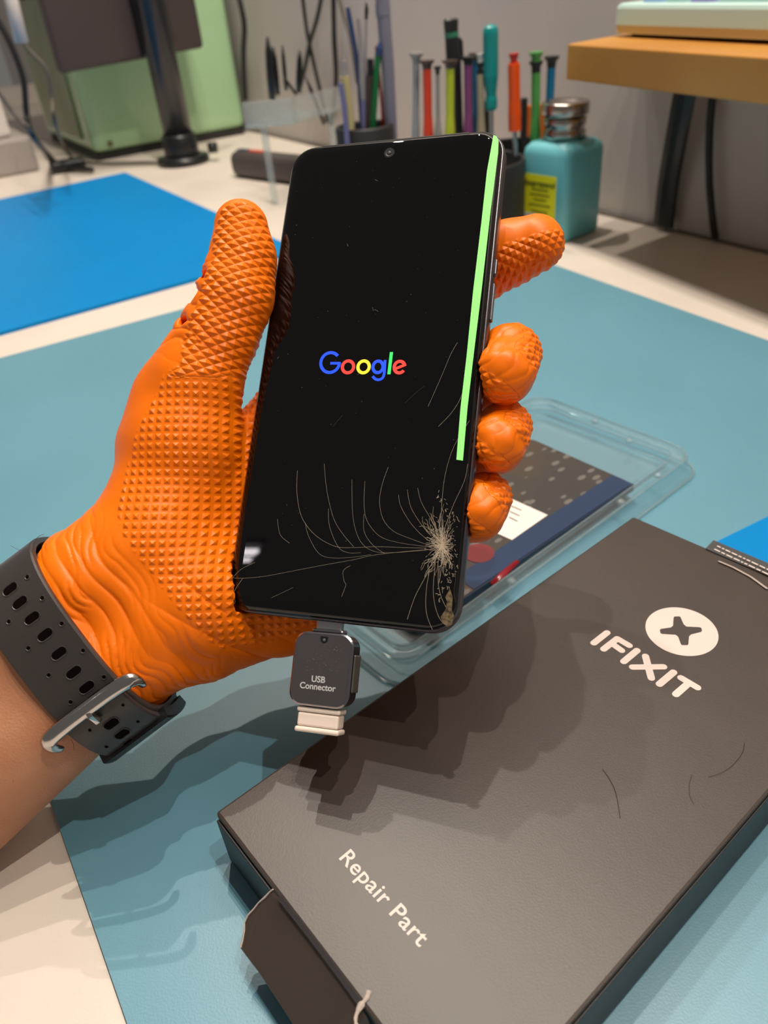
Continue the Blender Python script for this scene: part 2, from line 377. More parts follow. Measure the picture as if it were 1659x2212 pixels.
COLR = dict(silver=(150, 156, 160), red=(226, 66, 38), yellow=(190, 200, 50), purple=(142, 74, 130), blue=(0, 112, 160), beige=(170, 156, 132), teal=(0, 140, 140),
            orange=(240, 82, 8), green=(82, 160, 78), black=(36, 36, 38), navy=(40, 30, 90), brown=(78, 62, 56), rred=(190, 40, 34), clear=(150, 146, 142), ggreen=(20, 110, 60),
            lav=(128, 126, 146), dblue=(46, 66, 112), lgrey=(150, 146, 150), white=(210, 205, 200), cream=(196, 180, 130), periw=(112, 112, 160), dkgreen=(52, 130, 100))
def cm(c): return mat('plastic_'+c, COLR[c], .35)
def tool(name, lab, cat, Y, segs, tail=None, group='screwdrivers in the black cup'):
    """segs: part name, colour, list of (px, py, width px); a stack of lathed pieces along the tool"""
    p0 = yp(segs[0][2][0][0], segs[0][2][0][1], Y)
    last = segs[-1][2][-1]
    e = empty(name, yp(last[0], last[1], Y), label=lab, cat=cat, group=group)
    for (nm, c, pts) in segs:
        sc = (Y*math.cos(_p)+.11)/F
        P = [yp(x, y, Y) for x, y, w in pts]; R = [w*sc/2 for x, y, w in pts]
        link(nm, me_of(tube_bm(P, R, 14)), cm(c) if isinstance(c, str) else c, e, smooth=False, world=True)
    return e
def sd(x0, ytop, x1, ybot, w, c, capc, capw, caph, lab, shaft=None, Y=YC, bulge=1.25, double=None):
    segs = []
    f = lambda y: x0+(x1-x0)*(y-ytop)/(ybot-ytop)
    if double: segs.append(('finger_rest', double, [(f(ytop-20), ytop-20, capw), (f(ytop-17), ytop-17, capw), (f(ytop-6), ytop-6, capw*.65), (f(ytop), ytop, capw*.7)]))
    segs.append(('cap', capc, [(f(ytop), ytop, capw), (f(ytop+4), ytop+4, capw), (f(ytop+caph*.5), ytop+caph*.5, capw*.66), (f(ytop+caph), ytop+caph, w)]))
    yb = ytop+caph
    segs.append(('handle', c, [(f(yb), yb, w), (f(yb+(ybot-yb)*.55), yb+(ybot-yb)*.55, w), (f(yb+(ybot-yb)*.75), yb+(ybot-yb)*.75, w*bulge), (f(ybot), ybot, w*bulge)]))
    sx = f(ybot)
    if shaft: segs.append(('shaft', mat('steel', (170, 170, 172), .3, .9), [(sx, ybot+.5, 10), (sx+1, shaft-6, 10), (sx+1, shaft, 5)]))
    return tool('screwdriver', lab, 'screwdriver', Y, segs)
sd(899, 114, 898, 330, 13, 'silver', 'clear', 28, 22, 'grey silver precision screwdriver, leftmost in the black cup')
sd(922, 130, 926, 330, 17, 'red', 'brown', 30, 19, 'bright red precision screwdriver with a dark brown cap', Y=YC-.01)
sd(945, 143, 947, 330, 8, 'clear', 'black', 14, 18, 'slender clear handled tool with a small black cap and navy grip', bulge=2.0, Y=YC-.015)
sd(972, 130, 972, 330, 17, 'yellow', 'brown', 32, 18, 'yellow green precision screwdriver before the tall black tool', Y=YC-.02)
sd(1011, 122, 1012, 330, 17, 'purple', 'black', 30, 18, 'purple precision screwdriver with a black cap')
sd(1026, 114, 1027, 330, 11, 'blue', 'brown', 26, 16, 'dark blue precision screwdriver half hidden behind the purple one', Y=YC+.02)
sd(1037, 135, 1040, 330, 15, 'beige', 'black', 15, 25, 'beige handled precision screwdriver left of the teal one', Y=YC-.012, double='white')
sd(1110, 135, 1112, 282, 24, 'orange', 'orange', 20, 3, 'vivid orange screwdriver with a red swivel end and bare steel shaft', shaft=342, Y=YC-.02, bulge=1.1, double='rred')
sd(1158, 132, 1156, 330, 18, 'green', 'black', 28, 25, 'green precision screwdriver with a green swivel end, beside the bottle cap', Y=YC+.012, double='green')
sd(1192, 121, 1184, 300, 17, 'blue', 'black', 30, 25, 'sky blue precision screwdriver, rightmost above the bottle cap', Y=YC+.02, bulge=.6)
tool('screwdriver', 'large teal handled screwdriver standing tallest at the middle right of the cup', 'screwdriver', YC-.015,
     [('handle', 'teal', [(1060, 52, 4), (1060, 54, 16), (1060, 60, 27), (1060, 70, 30), (1060, 165, 30), (1061, 205, 21), (1061, 216, 25), (1061, 232, 25), (1061, 238, 18)]),
      ('shaft', mat('steel', (170, 170, 172), .3, .9), [(1061, 238.5, 9), (1062, 330, 9)])])
tool('flashlight', 'tall black cylindrical tool with a green band, poking above the yellow screwdriver', 'tool', YC+.015,
     [('head', 'black', [(974, 40, 22), (974, 43, 29), (975, 69, 27)]), ('band', 'dkgreen', [(975, 69.3, 27.5), (976, 80, 27.5)]),
      ('barrel', 'black', [(976, 80.3, 27), (980, 130, 30), (985, 330, 33)]), ('clip', 'black', [(990, 84, 10), (994, 90, 11), (996, 130, 11)])])
GA = 'tweezers and pens in the grey cup'
YA = YC+.06
tool('plastic_tube', 'thick lavender grey tube leaning in the grey cup, reaching the top edge', 'tube', YA, [('tube', 'lav', [(824, -60, 26), (826, 0, 27), (838, 150, 26), (847, 320, 25)]), ('collar', 'lav', [(826, 8, 29), (828, 34, 29)])], group=GA)
tool('tweezers', 'dark blue tweezers, leftmost tall one in the grey cup', 'tweezers', YA-.01, [('arm', 'dblue', [(751, 16, 8), (757, 50, 10), (768, 110, 9), (777, 190, 10), (785, 320, 10)])], group=GA)
tool('tweezers', 'light grey tweezers with a pale blue grip in the grey cup', 'tweezers', YA-.015, [('arm', 'lgrey', [(774, 40, 8), (779, 90, 10), (782, 180, 12), (784, 215, 10)]), ('grip', 'periw', [(784, 215.5, 10), (786, 330, 9)])], group=GA)
tool('brush', 'thin brush with a black tip above the grey cup', 'brush', YA+.01, [('bristles', 'black', [(791, 4, 2), (792, 20, 8), (791, 42, 6)]), ('handle', 'lgrey', [(791, 42.5, 4), (789, 150, 5), (790, 330, 5)])], group=GA)
tool('marker_pen', 'dark grey marker with a black cap in the grey cup', 'pen', YA, [('cap', 'black', [(800, 127, 13), (800, 163, 14)]), ('barrel', 'brown', [(799, 163.5, 15), (793, 330, 15)])], group=GA)
tool('marker_pen', 'green marker with a blue end in the grey cup', 'pen', YA-.005, [('cap', 'dblue', [(821, 92, 6), (819, 104, 13), (817, 120, 14)]), ('barrel', 'ggreen', [(816, 120.5, 12), (806, 262, 13), (802, 330, 12)])], group=GA)
tool('marker_pen', 'thin dull red pen between the green marker and the lavender tube', 'pen', YA+.015, [('barrel', 'rred', [(812, 100, 5), (826, 230, 7), (830, 330, 7)])], group=GA)
tool('glue_tube', 'cream and purple striped tube at the left rim of the grey cup', 'tube', YA-.02, [('cap', 'lgrey', [(742, 132, 10), (743, 165, 12)]), ('tube', 'cream', [(744, 165.5, 20), (752, 220, 18), (762, 330, 16)])], group=GA)
tool('glue_tube', 'periwinkle striped tube, outermost at the left of the grey cup', 'tube', YA-.03, [('tube', 'periw', [(736, 180, 10), (744, 230, 11), (752, 330, 11)])], group=GA)

# blue dispenser bottle
m_bot = mat('bottle_blue', (112, 196, 208), .45, sss=.0, coat=.15)
pb1 = tp(1212, 535)
ang = math.radians(38)
pl_, pr_ = tp(1128, 480), tp(1286, 497)
bdir = Vector((math.cos(ang), math.sin(ang), 0))
bw = .058
mb = frame3(Vector((math.cos(ang), math.sin(ang), 0)), Vector((-math.sin(ang), math.cos(ang), 0)), Vector((0, 0, 1)))
btl = empty('solvent_bottle', tp(1219, 528), mb, label='square turquoise dispenser bottle with a steel cap and yellow label, right of the screwdrivers', cat='bottle')
hbz = .087
loops = [rrect(bw-.006, bw-.006, .006, 5, 0, bw/2, bw/2), rrect(bw, bw, .009, 5, .003, bw/2, bw/2), rrect(bw, bw, .009, 5, hbz-.010, bw/2, bw/2), rrect(bw-.002, bw-.002, .009, 5, hbz-.005, bw/2, bw/2),
         rrect(bw-.009, bw-.009, .010, 5, hbz-.001, bw/2, bw/2), rrect(bw-.026, bw-.026, .018, 5, hbz+.001, bw/2, bw/2), rrect(.040, .040, .0199, 5, hbz+.0015, bw/2, bw/2)]
link('body', me_of(loft_bm(loops)), m_bot, btl, smooth=True)
m_st = mat('steel_cap', (190, 180, 172), .22, 1)
T_ = Matrix.Translation((bw/2, bw/2, hbz+.0018))
link('neck', me_of(lathe_bm([(.020, 0), (.020, .006), (.0175, .008), (.0195, .010), (.0205, .0165), (.018, .018)], 32, mtx=T_)), m_st, btl, smooth=True)
link('lid', me_of(lathe_bm([(.0165, .0182), (.0215, .0195), (.022, .0215), (.022, .029), (.021, .0305), (.017, .031), (.015, .028), (.002, .0275)], 32, mtx=T_)), m_st, btl, smooth=True)
m_yl = mat('label_yellow', (236, 232, 30), .5)
lb = link('warning_label', me_of(box_bm((-.0004, .013, .006), (-.0001, .0525, .060), 0)), m_yl, btl, label='yellow label')
me = text_me('Isopropanol', .0075, .0001); me.transform(Matrix.Translation((-.0006, .0500, .050)) @ frame3(Vector((0, -1, 0)), Vector((0, 0, 1)), Vector((-1, 0, 0))).to_4x4())
m_ink = mat('ink', (40, 40, 30), .6)
link('print', me, m_ink, lb)
for k_, (wz, wl) in enumerate(((.046, .02), (.0415, .024), (.037, .016), (.032, .026), (.026, .02), (.020, .012))):
    link('print_line', me_of(box_bm((-.0006, .032-wl/2, wz), (-.00045, .032+wl/2, wz+.0010))), m_ink, lb)
link('white_sticker', me_of(box_bm((-.0008, .036, .006), (-.0005, .0535, .024))), mat('paper', (222, 222, 216), .6), btl, label='small white sticker')
link('grey_print', me_of(box_bm((-.0011, .039, .009), (-.0009, .046, .017))), mat('grey_ink', (120, 130, 130), .6), btl)

# wooden shelf and keyboard
ZS = .168
m_wood = mat('wood_beech', (206, 148, 70), .4, rgb2=(190, 128, 52), nscale=6)
s0 = tp(1226, 95, ZS); s1 = tp(1659, 124, ZS); sdv = (s1-s0).normalized(); sb = tp(1320, 78, ZS); 
th = (yp(1226, 95, s0.y)-yp(1223, 172, s0.y)).z
s0b = (sb-s0).normalized()
tw = ((WP-s0).dot(WN)-(-.004))/(s0b.dot(WN)) if abs(s0b.dot(WN)) > .05 else .3

shn = Vector((-sdv.y, sdv.x, 0))
if shn.y < 0: shn = -shn                                   # away from the camera
TH = th
bkl = s0+s0b*.30
sh = empty('wooden_shelf', (s0.x, s0.y, ZS-TH), label='thick beech wood shelf board at the upper right with the pastel keyboard on it', cat='shelf')
wA = isect(s0, s0b, WP+WN*.004, WD); wB = WP+WN*.004+WD*.95; wB.z = ZS
link('board', me_of(prism_bm([Vector((s0.x, s0.y, ZS-TH)), Vector((s0+sdv*.75).to_tuple()[:2]+(ZS-TH,)), Vector((wB.x, wB.y, ZS-TH)), Vector((wA.x, wA.y, ZS-TH))], (0, 0, TH), bev=.0012)), m_wood, sh, world=True)
# black flat support strap and cable between shelf and bench
def wq(px, py, off): return wp(px, py, off)
lg = [wq(1482, 190, .030), wq(1468, 260, .026), wq(1455, 330, .020), wq(1443, 400, .014), wq(1433, 487, .010)]
link('support_strap', me_of(tube_bm(smooth_pts(lg, 5), .0125, 10, flat=.3, up=WN)), m_black, sh, world=True, label='flat black strap leg')
cable([wp(1541, 190, .012), wp(1533, 280, .012), wp(1532, 380, .012), wp(1538, 460, .012), wp(1545, 515, .008)], .0034, m_cab, 'single black cable hanging from the wooden shelf to the bench at the far right')
# keyboard
kz = ZS+.003
k0 = tp(1322, 80, ZS)+Vector((0, 0, .003)); kfr = frame3(sdv, shn, Vector((0, 0, 1)))
kb = empty('keyboard', k0, kfr, label='pastel mint keyboard with blue and lavender keys lying on the wooden shelf', cat='keyboard')
KD = min(.13, (WP-k0).dot(WN)*-1-.012)
KD = max(KD, .05)
print('KD', KD)
m_kmint = mat('key_mint', (196, 226, 220), .4); m_kcream = mat('key_cream', (214, 200, 150), .45)
link('base', me_of(loft_bm([rrect(.36, KD, .008, 5, z, .18, KD/2) for z in (0, .006)])), m_kcream, kb, label='cream base')
link('feet', me_of(box_bm((.012, .012, -.003), (.34, KD-.01, -.0002), 0)), m_black_m, kb)
link('case', me_of(loft_bm([rrect(.362-i_, KD+.002-i_, .009, 5, z, .18, KD/2) for z, i_ in ((.0062, 0), (.018, 0), (.0205, .002), (.0215, .006))])), m_kmint, kb, smooth=False)
KC = [(.022, .024, (150, 186, 226)), (.050, .024, (170, 208, 204)), (.078, .027, (150, 150, 206)), (.109, .080, (176, 212, 204)), (.193, .026, (150, 150, 206)), (.223, .026, (170, 208, 204)), (.253, .026, (150, 186, 226)), (.283, .026, (170, 208, 204)), (.313, .026, (236, 226, 206))]
for x, w, c in KC:
    link('key', me_of(loft_bm([rrect(w-i_, .020-i_, .004, 4, z, x+w/2, .020) for z, i_ in ((.0217, 0), (.027, .0015), (.0285, .004))])), mat('key_%d_%d' % (c[0], c[1]), c, .4), kb)
for row in range(max(0, min(3, int((KD-.032)/.0235)))):
    for k_ in range(13):
        c = ((236, 226, 206), (206, 226, 222), (236, 222, 208))[(row+k_//5) % 3]
        link('key', me_of(loft_bm([rrect(.022-i_, .020-i_, .004, 4, z, .034+k_*.0245, .0435+row*.0235) for z, i_ in ((.0217, 0), (.027, .0015), (.0285, .004))])), mat('key_%d_%d' % (c[0], c[1]), c, .4), kb)

# ================================================================== THE BLACK BOX
m_card = mat('black_card', (62, 52, 46), .42, spec=.6, noise=.12, nscale=30, bump=.07, bscale=1800)
m_card_s = mat('black_card_side', (34, 33, 35), .5, bump=.1, bscale=1500)
m_print = mat('white_print', (216, 202, 194), .5)
m_torn = mat('torn_paper', (178, 165, 156), .8)
B0, BT, BR_, = tp(465, 1754, HB), tp(1368, 1115, HB), tp(1659, 1240, HB)
bu = (BT-B0).normalized(); bv = Vector((bu.y, -bu.x, 0)); bl_ = (BT-B0).length
bwid = ((tp(1659, 1711, HB)-B0).dot(bv)+(tp(1238, 2212, HB)-B0).dot(bv))/2
pbx = frame3(bu, bv, Vector((bu.cross(bv))))       # local: x along length, y across, z is down
pbx = frame3(bu, -bv, Vector((0, 0, 1)))           # x length, y = -across, z up
bx = empty('parts_box', Vector((B0.x, B0.y, .0024)), pbx, label='flat black cardboard repair part box with white lettering, lying on the pale blue mat', cat='box')
zb = .0; zt = HB-.0024
def bloc(p): v = bx.matrix_world.inverted() @ Vector(p); return v
# sleeve: slightly bowed shell with open ends
n0 = bloc(tp(777, 2172, HB)); 
_b = bloc(BR_); xf = bl_+(_b.x-bl_)/_b.y*(-bwid)
link('sleeve', me_of(prism_bm([(0, 0, 0), (bl_, 0, 0), (xf, -bwid, 0), (0, -bwid, 0)], (0, 0, zt), bev=.0010)), m_card, bx)
link('end_panel', me_of(box_bm((-.0009, -.0440, .0006), (-.0001, -.0012, zt-.0022), .0003)), m_card_s, bx, label='dark end panel')
link('side_edge', me_of(box_bm((.002, -bwid-.0006, .001), (bl_-.002, -bwid-.0001, zt-.0012), .0002)), m_card_s, bx, label='dark long side')
# torn flap folded outwards at the near end
HF = zt-.0012
def fp(px, py, z): return bloc(tp(px, py, z+.0024))
hinge = [(592, 1921, HF), (640, 1985, HF), (700, 2068, HF), (760, 2150, HF), (792, 2196, HF)]
outer = [(830, 2290, .012), (690, 2290, .011), (640, 2222, .011), (600, 2160, .0112), (560, 2100, .0114), (528, 2058, .0118), (519, 2046, .0122), (522, 2030, .013), (527, 2012, .0142), (530, 1992, .0152), (537, 1978, .0165), (548, 1962, .018), (560, 1950, .0195), (570, 1940, .021), (580, 1928, .0225)]
fl = [fp(*p) for p in hinge]+[fp(*p) for p in outer]
bm = bmesh.new(); vs = [bm.verts.new(p) for p in fl]; fc = bm.faces.new(vs); bmesh.ops.triangulate(bm, faces=[fc])
ext = bmesh.ops.extrude_face_region(bm, geom=bm.faces[:]); bmesh.ops.translate(bm, vec=(0, 0, -.0009), verts=[g_ for g_ in ext['geom'] if isinstance(g_, bmesh.types.BMVert)])
link('torn_flap', me_of(bm), m_card, bx, label='torn black flap folded outward')
random.seed(11)
tp_ = [fp(x+random.uniform(-2, 2), y+random.uniform(-2, 2), z+.0002) for x, y, z in [(590, 1921, .0236)]+outer[::-1][:9]]
link('torn_edge', me_of(tube_bm(tp_, [.00022+.00018*random.random() for _ in tp_], 5)), m_torn, bx, label='pale torn paper edge')
# creases by the hinge, torn tuft at the lower end
for off in (-3.5, 0, 3.5):
    cp = [fp(x+off*.9, y-off*.7, HF+.0010) for x, y, _ in [(604, 1938, 0), (650, 1996, 0), (700, 2062, 0), (752, 2132, 0), (786, 2180, 0)]]
    link('crease', me_of(tube_bm(smooth_pts(cp, 3), .00028, 5, flat=.5)), m_card_s, bx)
cp = [fp(x, y, HF+.0014) for x, y in ((797, 2140), (792, 2155), (782, 2168), (775, 2180), (768, 2200), (772, 2225))]
link('torn_tuft', me_of(tube_bm(smooth_pts(cp, 3), [.0003+.0006*random.random() for _ in range(16)], 6, flat=.5)), m_torn, bx, label='whitish torn paper tuft')
# far end: inner tab with tiny print
q0, q1_ = bloc(tp(1532, 1180, HB)), bloc(tp(1700, 1252, HB))
link('inner_tab', me_of(prism_bm([Vector((q0.x-.0030, q0.y, zt+.00002)), Vector((q1_.x-.0030, q1_.y, zt+.00002)), Vector((q1_.x+.0028, q1_.y, zt+.0012)), Vector((q0.x+.0028, q0.y, zt+.0012))], (0, 0, .0005))), m_card_s, bx, label='open inner tab with small print')
for j in range(3):
    x_ = -.0018+j*.0019; yy = q0.y-.003
    while yy > q1_.y+.006:
        L1 = random.uniform(.0008, .0028)
        link('small_print', me_of(box_bm((q0.x+x_, yy-L1, zt+.0006+j*.0004), (q0.x+x_+.0007, yy, zt+.0010+j*.0006))), m_print, bx) if j < 2 else None
        yy -= L1+.0006
cp = [bloc(tp(x, y, HB+.0004)) for x, y in ((1552, 1212), (1585, 1226), (1622, 1246), (1658, 1272))]
link('scuff', me_of(tube_bm(cp, .0006, 5, flat=.3)), m_torn, bx, label='scuffed grey strip')
# white cross mark
def disc_on(pts, z, th, name, m, par, **k):
    loc = [bloc(tp(px, py, HB)) for px, py in pts]; loc = [Vector((p.x, p.y, z)) for p in loc]
    return link(name, me_of(prism_bm(loc, (0, 0, th))), m, par, **k)
C5 = lambda x, y: (1050+x/2.724, 1100+y/2.724)
cen = [bloc(tp(*C5(*p), HB)) for p in ((938, 700), (1357, 740), (1130, 573), (1180, 864))]
cc = (cen[0]+cen[1]+cen[2]+cen[3])/4; cr_ = sum((p-cc).length for p in cen)/4
link('cross_badge', me_of(prism_bm([Vector((cc.x+cr_*math.cos(2*math.pi*k/64), cc.y+cr_*math.sin(2*math.pi*k/64), zt+.00002)) for k in range(64)], (0, 0, .00008))), m_print, bx, label='white round badge with a cross cut')
cr = [(1103, 640), (1108, 633), (1137, 632), (1144, 637), (1162, 678), (1178, 692), (1258, 696), (1268, 702), (1270, 718), (1263, 724), (1206, 738), (1194, 750), (1190, 796), (1184, 801), (1152, 801), (1146, 795), (1130, 752), (1115, 740), (1034, 735), (1026, 730), (1022, 712), (1028, 706), (1088, 697), (1100, 686)]
disc_on([C5(*p) for p in cr], zt+.00012, .00004, 'cross_slot', m_card, bx)
SK = [((712, 727), (634, 788)), ((772, 762), (692, 824)), ((772, 762), (842, 803)), ((745, 795), (797, 832)), ((888, 832), (810, 897)), ((938, 866), (972, 994)), ((862, 930), (1044, 928)), ((1103, 960), (1020, 1030)), ((1147, 993), (1243, 1050)), ((1192, 1024), (1117, 1090))]
LET = [[0], [1, 2, 3], [4], [5, 6], [7], [8, 9]]
for ids in LET:
    bm = bmesh.new()
    for j, i_ in enumerate(ids):
        a_, b2_ = [bloc(tp(*C5(*p), HB)) for p in SK[i_]]
        a_.z = b2_.z = zt+.00002+j*.00001
        prism_bm(capsule(a_, b2_, .00125), (0, 0, .00007), bm)
    link('letter', me_of(bm), m_print, bx)
# Repair Part
ta, tb = bloc(tp(732, 1855, HB)), bloc(tp(906, 2047, HB)); tu = bloc(tp(756, 1829, HB))
me = text_me('Repair Part', 1.0, .010, .0, space=1.04)
xs = [v.co.x for v in me.vertices]; tl_ = max(xs)-min(xs); sc = (tb-ta).length/tl_
td = (tb-ta).normalized(); tn = Vector((-td.y, td.x, 0))
if tn.dot(tu-ta) < 0: tn = -tn
capH = (tu-ta).dot(tn); ys = [v.co.y for v in me.vertices]
print('TXT', sc, capH, sc*.73)
sy = capH/.73
me.transform(Matrix.Translation(Vector((ta.x, ta.y, zt+.00005))) @ frame3(td*sc, tn*sy, Vector((0, 0, 1))).to_4x4() @ Matrix.Translation((-min(xs), 0, 0)))
link('lettering', me, m_print, bx, label='white Repair Part lettering')
# hairs and scratches on the lid
m_hair = mat('hair', (34, 28, 26), .5)
def hair(pts, r=.00007, lab=None):
    P = [tp(x, y, HB+.0003) for x, y in pts]
    o = link('hair', me_of(tube_bm(smooth_pts(P, 6), r, 5)), m_hair); return root(tag(o, lab, 'hair'))
hair([(1301, 1660), (1318, 1685), (1331, 1715), (1340, 1767)], lab='short dark hair lying on the black box below the large lettering')
hair([(1608, 1604), (1604, 1625), (1585, 1650), (1560, 1668), (1530, 1678)], .00006, lab='dark curled hair on the black box near its right edge')
hair([(1495, 1672), (1489, 1695), (1491, 1720), (1500, 1738)], .00005, lab='fine dark hair on the black box left of the curled hair')

# ================================================================== CLEAR TRAY WITH THE NEW SCREEN
m_tray = clear('tray_plastic', (.93, .975, .98), 1.0, .07, .04)
m_trim = clear('tray_rim', (.86, .95, .97), 1.3, .14, .08)
tz = .0125
tR, tB, tT = tp(1506, 978, tz), tp(868, 1446, tz), tp(1160, 850, tz)
tu_ = (tR-tB).normalized(); tv_ = Vector((-tu_.y, tu_.x, 0))
tL = (tR-tB).length; tW = abs((tT-tR).dot(tv_))
trm = frame3(tu_, tv_, Vector((0, 0, 1)))
ty = empty('plastic_tray', Vector((tB.x, tB.y, .0021)), trm, label='clear plastic clamshell tray on the pale blue mat, holding the new screen', cat='tray')
H1 = tz-.0021
print('TRAY', tL, tW)
def ring(i_, z, r=.012): return rrect(tL-2*i_, tW-2*i_, max(r-i_*.6, .003), 6, z, tL/2, tW/2)
link('shell', me_of(loft_bm([ring(-.004, .0002), ring(-.0035, .0006), ring(-.001, .0010), ring(0, H1-.001), ring(.001, H1), ring(.006, H1), ring(.0075, H1-.001), ring(.009, H1-.006), ring(.010, H1-.0066), ring(.0135, H1-.0066)], cap=False)), m_tray, ty, smooth=True)
link('floor_panel', me_of(loft_bm([ring(.0136, H1-.0066), ring(.0137, H1-.0072)], cap=True)), m_tray, ty)
for i_, z, r in ((-.0037, .0008, .0007), (.0005, H1, .0006), (.0068, H1, .0005), (.0095, H1-.006, .0006)):
    lp = ring(i_, z); lp.append(lp[0])
    link('rim_fold', me_of(tube_bm(lp, r, 6)), m_trim, ty, smooth=True)
for (x_, y_) in ((tL*.32, .002), (tL*.70, .002), (tL-.006, tW*.55), (tL*.85, .002), (tL-.012, tW*.3)):
    link('snap_dimple', me_of(lathe_bm([(.0022, H1-.0005), (.0022, H1+.0006), (.0014, H1+.0013), (.0001, H1+.0014)], 12, mtx=Matrix.Translation((x_, y_+.001, 0)))), m_trim, ty, smooth=True)
# new display lying in the tray, back up
sz = .0098
d0, d1, d2 = tp(1369, 1045, sz), tp(993, 1298, sz), tp(1140, 942, sz)
du = (d1-d0).normalized(); dv = Vector((-du.y, du.x, 0))
if dv.dot(d2-d0) < 0: dv = -dv
ns = bpy.data.materials.new('screen_film'); ns.use_nodes = True; nt = ns.node_tree; b = nt.nodes['Principled BSDF']
b.inputs['Roughness'].default_value = .12; b.inputs['Coat Weight'].default_value = .6; b.inputs['Coat Roughness'].default_value = .04
tc = nt.nodes.new('ShaderNodeTexCoord'); v_ = nt.nodes.new('ShaderNodeTexVoronoi'); v_.inputs['Scale'].default_value = 95
mpg = nt.nodes.new('ShaderNodeMapping'); mpg.inputs['Scale'].default_value = (1, 1.9, 1); nt.links.new(tc.outputs['Object'], mpg.inputs[0]); nt.links.new(mpg.outputs[0], v_.inputs['Vector'])
rmp = nt.nodes.new('ShaderNodeValToRGB'); rmp.color_ramp.elements[0].position = .24; rmp.color_ramp.elements[0].color = (1, 1, 1, 1); rmp.color_ramp.elements[1].position = .30; rmp.color_ramp.elements[1].color = (0, 0, 0, 1)
nt.links.new(v_.outputs['Distance'], rmp.inputs[0])
gx_ = nt.nodes.new('ShaderNodeTexNoise'); gx_.inputs['Scale'].default_value = 11; nt.links.new(tc.outputs['Object'], gx_.inputs['Vector'])
rp2 = nt.nodes.new('ShaderNodeValToRGB'); rp2.color_ramp.elements[0].position = .42; rp2.color_ramp.elements[0].color = (*lin((64, 62, 60)), 1); rp2.color_ramp.elements[1].position = .58; rp2.color_ramp.elements[1].color = (*lin((86, 68, 48)), 1)
nt.links.new(gx_.outputs['Fac'], rp2.inputs[0])
mx = nt.nodes.new('ShaderNodeMixRGB'); mx.inputs[2].default_value = (*lin((112, 108, 102)), 1); nt.links.new(rmp.outputs[0], mx.inputs[0]); nt.links.new(rp2.outputs[0], mx.inputs[1]); nt.links.new(mx.outputs[0], b.inputs['Base Color'])
dl, dw = .150, .0705
scm = frame3(du, du.cross(Vector((0, 0, -1))) if dv.dot(du.cross(Vector((0, 0, -1)))) > 0 else du.cross(Vector((0, 0, 1))), Vector((0, 0, 1)))
scm = frame3(du, dv, du.cross(dv))
zs = 1 if du.cross(dv).z > 0 else -1
sn = empty('replacement_screen', Vector((d0.x, d0.y, .0062)), scm, label='dark speckled replacement phone screen lying inside the clear tray', cat='screen')
link('panel', me_of(loft_bm([rrect(dl, dw, .006, 6, z*zs, dl/2, dw/2) for z in (0.0, .0035)])), ns, sn)
link('bezel_strip', me_of(box_bm((.002, -.0018, .0003), (dl-.004, -.0003, .0032), .0005) if zs > 0 else box_bm((.002, -.0018, -.0052), (dl-.004, -.0003, -.001), .0005)), mat('navy_film', (30, 44, 66), .15), sn, label='blue black edge')
def sl(px, py, z=sz): v = sn.matrix_world.inverted() @ tp(px, py, z); return v
st = [sl(1183, 1113), sl(1106, 1167), sl(1018, 1128), sl(1098, 1075)]
zz = .0036*zs
link('sticker', me_of(prism_bm([Vector((p.x, p.y, zz)) for p in st], (0, 0, .0002*zs))), mat('sticker_white', (236, 226, 220), .6), sn, label='white paper sticker')
for j in range(3):
    a_ = sl(1100+j*0, 1092+j*13); b2_ = sl(1126-j*4, 1103+j*13-j)
    link('sticker_print', me_of(tube_bm([Vector((a_.x, a_.y, zz+.0003*zs)), Vector((b2_.x, b2_.y, zz+.0003*zs))], .0004, 5, flat=.3)), m_ink, sn)
link('blue_reflection', me_of(box_bm((.0005, .0008, .0036*zs), (dl-.035, .0125, .00372*zs) , 0)), mat('blue_reflection', (44, 62, 92), .12), sn, label='dark blue reflection painted along the near edge')  # flat navy strip: a blue reflection on the screen, put in as colour
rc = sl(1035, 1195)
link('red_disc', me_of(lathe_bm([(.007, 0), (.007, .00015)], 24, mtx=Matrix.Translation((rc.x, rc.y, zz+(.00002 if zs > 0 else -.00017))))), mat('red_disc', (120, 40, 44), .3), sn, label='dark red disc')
for (px, py, r) in ((1075, 1047, .0022), (1090, 1052, .0015)):
    c_ = sl(px, py); link('lens_glass', me_of(lathe_bm([(r, 0), (r, .0003), (r*.3, .0008)], 14, mtx=Matrix.Translation((c_.x, c_.y, zz)))), m_st, sn, smooth=True)
rr1, rr2 = tp(1062, 1262, .0115), tp(1118, 1212, .0115)
rt = root(link('red_strip', me_of(tube_bm([rr1, rr1.lerp(rr2, .4), rr2], [.0012, .0018, .0012], 8, flat=.35)), mat('red_tape', (130, 24, 34), .2), smooth=True,
     label='dark red adhesive strip on the rim of the clear tray by the sticker', cat='strip'))

# ================================================================== THE PHONE
PT = np.array([-0.03272265988111425, -0.12950978053369722, 0.27116825212355683])
PR = np.array([[0.94899, -0.11538, 0.29344], [0.05879, 0.97907, 0.19483], [-0.30978, -0.16764, 0.93591]])
px_, py_ = PR[:, 0], PR[:, 1]; px_ = px_/np.linalg.norm(px_); py_ = py_-(py_@px_)*px_; py_ /= np.linalg.norm(py_); pn_ = np.cross(px_, py_)
PX, PY, PN = Vector(M.T@px_), Vector(-(M.T@py_)), Vector(-(M.T@pn_))
PO = Vector(M.T@PT+O3)
PWd, PHt = .0759, .1639
phone = empty('smartphone', PO, frame3(PX, PY, PN), label='black smartphone with a cracked screen and a green line, held upright in the orange glove', cat='smartphone')
PMI = phone.matrix_world.inverted()
def pp(px, py, z=0.0):
    """picture point -> phone-local point on the plane z"""
    p = PO+PN*z; q = plane(px, py, p, PN); return PMI @ q
